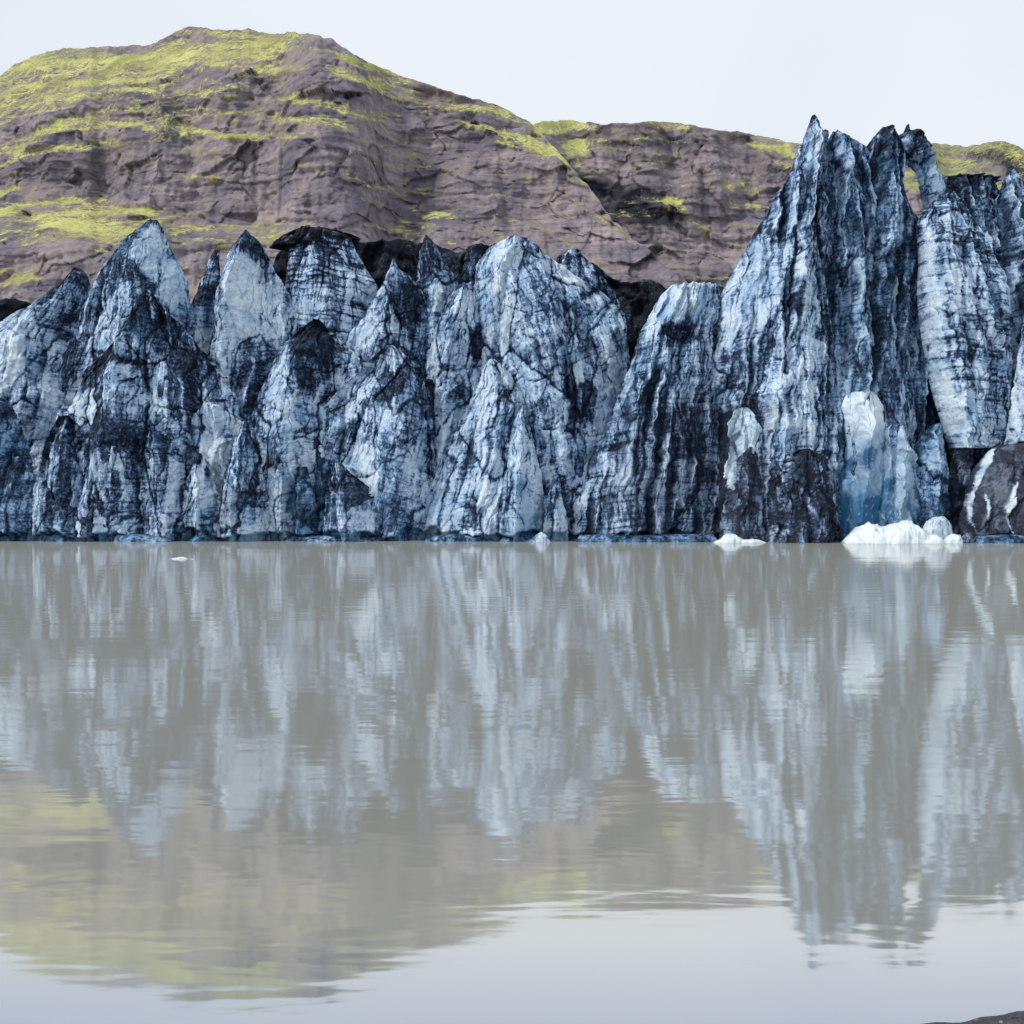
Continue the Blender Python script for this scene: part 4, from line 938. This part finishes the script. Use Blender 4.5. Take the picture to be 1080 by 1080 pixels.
serac("side_lobe", 103.0, [(936, 437), (929, 455), (922, 490), (912, 530), (900, 575)], [(940, 438), (945, 452), (951, 480), (956, 530), (960, 575)], t_, mat=CLEAN, thick=2.4, crest=.35, pw=.9, dirt=0.16, blue=.14, flute=0.3, facet=0.6, cell=(2, 3), wed=(2.2, 4), layer=0, top_dirt=0, seed=193, notch=False, patch=.3, crack=.3, jag=1.3,
      blues=BL(890, 970, 455, .17))
serac("side_lobe", 102.8, [(950, 446), (944, 462), (934, 500), (920, 575)], [(953, 450), (957, 464), (965, 480), (974, 520), (980, 575)], t_, mat=CLEAN, thick=2.4, crest=.4, pw=.9, dirt=0.26, blue=.18, flute=0.4, facet=0.7, cell=(2, 3), wed=(2, 3.5), layer=0, top_dirt=0.1, seed=197, notch=False, patch=.4, crack=.4, jag=1.5,
      blues=BL(900, 990, 465, .18))
single("ice_fin", "narrow pale triangular fin behind the clean blue ice block", "ice fin",
       107, [(948, 373), (944, 400), (940, 440), (938, 520)], [(952, 373), (960, 400), (970, 435), (972, 460), (972, 520)], thick=2.5, crest=0.3, dirt=0.28, flute=0.4, facet=0.4, seed=199, base=540, notch=False, top_dirt=.2)
single("ice_block", "cluster of grey broken ice lumps left of the great white slab", "ice block",
       103.5, [(984, 448), (974, 456), (964, 470), (962, 500), (958, 545), (956, 575)], [(990, 447), (996, 465), (1000, 490), (1004, 540), (1006, 575)], thick=3, dirt=0.42, blue=.35, flute=0.5, facet=1.0, cell=(2, 3), seed=211, top_dirt=.3,
       splats=[([(980, 455), (990, 450), (992, 490), (980, 500)], -0.5), ([(955, 520), (1006, 520), (1006, 575), (955, 575)], 0.25)])
# ------------------------------------------------------------------ right hand slabs
t_ = empty("ice_slab", ((1015 - 540) * 104 / F, 104, 0))
tag(t_, "great white cross hatched ice slab resting on a brown foot near the right edge", "ice slab", GRP)
serac("upper_slab", 104.5, [(998, 196), (990, 206), (980, 216), (970, 226), (966, 240), (968, 270), (967, 310), (972, 360), (982, 410), (992, 445), (1000, 472)],
      [(1002, 196), (1012, 212), (1024, 228), (1036, 246), (1046, 265), (1056, 285), (1064, 315), (1066, 380), (1064, 472)], t_,
      spread=0, wed=(3.5, 9), jag=.3, thick=4.5, crest=[(1000, 196), (985, 260), (990, 340), (1006, 440)], pw=0.5, dirt=0.33, flute=0.40, flute_f=0.5, facet=0.45, cell=(3, 4), layer=0.75, tilt=R_(-4), lean=R_(10), seed=223, base=471, notch=False, top_dirt=0.6, patch=.35,
      splats=[([(968, 235), (974, 235), (979, 330), (996, 440), (990, 440), (970, 350)], -0.6, 2), ([(985, 290), (1015, 285), (1015, 340), (990, 345)], -0.45), ([(1000, 452), (1030, 460), (1060, 458), (1060, 472), (1000, 472)], -0.5), ([(1010, 400), (1060, 400), (1060, 440), (1015, 440)], 0.12), ([(985, 240), (1000, 235), (1025, 300), (1025, 380), (1010, 340)], 0.14)],
      ridges=[([(1005, 205), (1030, 290), (1060, 370)], 3.5, -1.0)])
serac("brown_foot", 104.2, [(1010, 466), (1003, 476), (1004, 500), (1003, 530), (1006, 575)], [(1064, 468), (1040, 474), (1034, 490), (1026, 530), (1030, 575)], t_, thick=2.2, crest=0.4, pw=.5, dirt=0.7, warm=0.5, flute=0.3, facet=1.1, wed=(1.8, 3), seed=227, notch=False,
      splats=[([(1006, 545), (1011, 545), (1016, 566), (1006, 566)], -1.0)], warms=[([(1006, 545), (1011, 545), (1016, 566), (1006, 566)], -.5)])
t_ = empty("ice_boulder", ((1070 - 540) * 102 / F, 102, 0))
tag(t_, "rounded brown grey ice boulder with white curved veins at the right edge", "ice boulder")
def streak(pts, ws):
    a = [(x_ - w_, y_) for (x_, y_), w_ in zip(pts, ws)]; b = [(x_ + w_, y_ + .5) for (x_, y_), w_ in zip(pts, ws)]
    return a + b[::-1]


VE = [streak([(1047, 471), (1037, 484), (1029, 500), (1021, 516), (1018, 532), (1017, 548), (1021, 558)], [.8, 2.4, 1.8, 1.2, 1.4, .9, .5]),
      streak([(1056, 509), (1050, 522), (1047, 534), (1044, 545), (1050, 562)], [.5, 1.7, 1.3, 1.7, .8]),
      streak([(1030, 520), (1029, 534), (1028, 548)], [.4, 1.0, .5]), streak([(1066, 556), (1065, 566)], [.9, .6])]
serac("body", 102, [(1052, 470), (1042, 476), (1030, 490), (1020, 510), (1014, 535), (1010, 550), (1010, 575)], [(1075, 466), (1120, 470), (1150, 500), (1160, 575)], t_, thick=4.5, crest=0.4, pw=.5, dirt=0.5, warm=0.95, flute=0.15, facet=0.9, cell=(3, 3), wed=(2.6, 3.6), layer=.1, seed=229, jag=.7, patch=.4, spread=0,
      splats=[(v, -2.4, 1.0) for v in VE], warms=[(v, -1.3, 1.0) for v in VE], ridges=[([(1044, 474), (1028, 500), (1016, 530)], 5, .5), ([(1054, 512), (1046, 540)], 5, .4), ([(1060, 480), (1075, 520), (1072, 560)], 6, -.6)])
single("ice_slab", "smooth bright slab cut off by the right edge above the brown boulder", "ice slab",
       102.8, [(1098, 300), (1084, 318), (1078, 340), (1072, 380), (1066, 420), (1060, 466)], [(1104, 300), (1130, 340), (1150, 466)], thick=3.5, crest=0.3, pw=.5, dirt=0.18, flute=0.3, facet=0.4, layer=.35, seed=233, base=468, notch=False, top_dirt=.1)
single("ice_pinnacle", "sharp dark peaked pinnacle at the right edge behind the great white slab", "ice pinnacle",
       110, [(1064, 176), (1060, 188), (1054, 205), (1046, 225), (1040, 260), (1040, 480)], [(1066, 176), (1074, 186), (1086, 196), (1110, 230), (1130, 300), (1140, 480)],
       thick=5.5, crest=[(1065, 176), (1066, 230), (1062, 300)], dirt=0.34, flute=0.75, flute_f=.6, facet=0.4, cell=(3, 7), lean=R_(4), seed=239, base=500, notch=False, top_dirt=1.0)
single("ice_ridge", "low dark serrated ridge linking the arch to the pinnacle at the right edge", "ice ridge",
       112, [(1010, 184), (996, 184), (988, 196), (988, 260), (990, 420)], [(1030, 190), (1033, 187), (1050, 193), (1062, 190), (1070, 230), (1072, 420)], thick=4, dirt=0.46, flute=0.8, flute_f=.7, facet=0.4, lean=R_(12), seed=241, base=440, notch=False, top_dirt=.8,
       splats=[])

# ------------------------------------------------------------------ ice at the waterline
tag(mound("iceberg", 98.5, [(889, 572), (894, 566), (900, 560), (908, 555), (916, 552), (924, 554), (932, 555.5), (938, 553), (946, 552), (952, 549.5), (958, 550), (966, 553), (971, 557), (975, 563), (980, 566), (986, 571)], 2.2, dirt=0.0, blue=0.0, seed=5, lump=.14),
    "low bright white iceberg floating at the foot of the clean blue ice", "iceberg")
tag(mound("ice_boulder", 100, [(972, 570), (974, 556), (978, 549), (986, 545), (994, 544.5), (1000, 549), (1003, 557), (1004, 569)], 1.2, dirt=0.55, blue=0.0, warm=.1, seed=8, lump=.10, mat=CLEAN),
    "round dirty grey ice boulder behind the white iceberg", "ice boulder")
tag(mound("ice_chunk", 97.5, [(971, 573), (975, 567), (981, 564), (987, 564), (992, 568), (996, 573)], .6, dirt=0.05, blue=0.0, seed=9, lump=.06),
    "small white ice chunk in the water in front of the grey boulder", "ice chunk")
tag(mound("ice_chunk", 98, [(994, 573), (998, 566), (1005, 563), (1012, 565), (1016, 573)], .6, dirt=0.3, blue=0.0, seed=12, lump=.06),
    "small greyish ice chunk in the water right of the white one", "ice chunk")
tag(mound("ice_chunk", 98, [(1013, 573), (1015, 565), (1020, 562), (1025, 564), (1027, 573)], .6, mat=ICE, dirt=0.65, blue=0.0, warm=.6, seed=14, lump=.06),
    "small muddy brown ice lump below the white veined boulder", "ice chunk")
tag(mound("ice_chunk", 99, [(752, 572), (760, 568), (766, 562.5), (774, 563), (782, 568), (800, 569), (808, 572)], .8, dirt=0.05, blue=0.1, seed=16, lump=.08),
    "melting white ice chunk in the water below the muddy block with the white knob", "ice chunk")
tag(mound("ice_chunk", 101, [(553, 572), (558, 569), (565, 565), (571, 561), (576, 565), (581, 572)], .6, mat=ICE, dirt=0.22, blue=0.15, seed=18, lump=.08),
    "pale ice chunk at the water below the small pointed flake", "ice chunk")
Df = F * CAMZ / (589.5 - HOR)
tag(mound("ice_floe", Df, [(179.5, 590.5), (183, 588.6), (188, 587.8), (192, 587.2), (196, 588.2), (199, 590.5)], .35, dirt=-0.1, blue=0.0, seed=20, lump=.02, step=.4),
    "small white ice floe drifting alone on the open water at the left", "ice floe")
tag(mound("ice_floe", Df - .4, [(201, 590.6), (203, 589.2), (205, 590.6)], .1, dirt=-.1, blue=0, seed=22, lump=.01, step=.3), "tiny white ice crumb beside the drifting floe", "ice floe")
shelf = [
    ([(-40, 569), (-30, 564), (10, 563.5), (14, 569)], 105, "dull blue ice shelf at the waterline under the bottom left corner block"),
    ([(40, 570), (46, 564), (82, 563), (92, 565), (98, 570)], 103.5, "blue waterline ice shelf under the wide dark ribbed block"),
    ([(120, 571), (124, 564), (150, 563), (160, 565), (178, 564), (182, 571)], 102.5, "pale waterline ice shelf under the square white edged block"),
    ([(200, 571), (206, 565), (222, 564), (228, 571)], 103, "short waterline ice shelf under the triangular block with the chalk white flake"),
    ([(296, 571), (302, 566), (340, 565), (372, 566), (400, 566), (408, 571)], 104, "long dark blue waterline ice shelf under the grit coated block"),
    ([(446, 571), (454, 565), (490, 563), (510, 566), (516, 571)], 103.5, "blue waterline ice shelf under the long pale ribbed slab"),
    ([(526, 571), (532, 565), (550, 564), (556, 571)], 103, "short waterline ice shelf under the fan of pale ribs"),
    ([(606, 571), (612, 564), (650, 563), (680, 564), (720, 563), (752, 564), (758, 571)], 101.5, "long blue waterline ice shelf under the dark ribbed slab"),
    ([(1026, 572), (1030, 565), (1060, 564), (1110, 564), (1140, 572)], 98.5, "blue waterline ice shelf under the white veined boulder"),
]
for k, (tp_, d_, lb_) in enumerate(shelf):
    tag(mound("ice_shelf", d_, tp_, 1.2, mat=ICE, dirt=0.64, blue=0.4, seed=30 + k, lump=.08, rough=.4), lb_, "ice shelf", "ice shelves along the waterline")
print("verts", TOTAL[0])
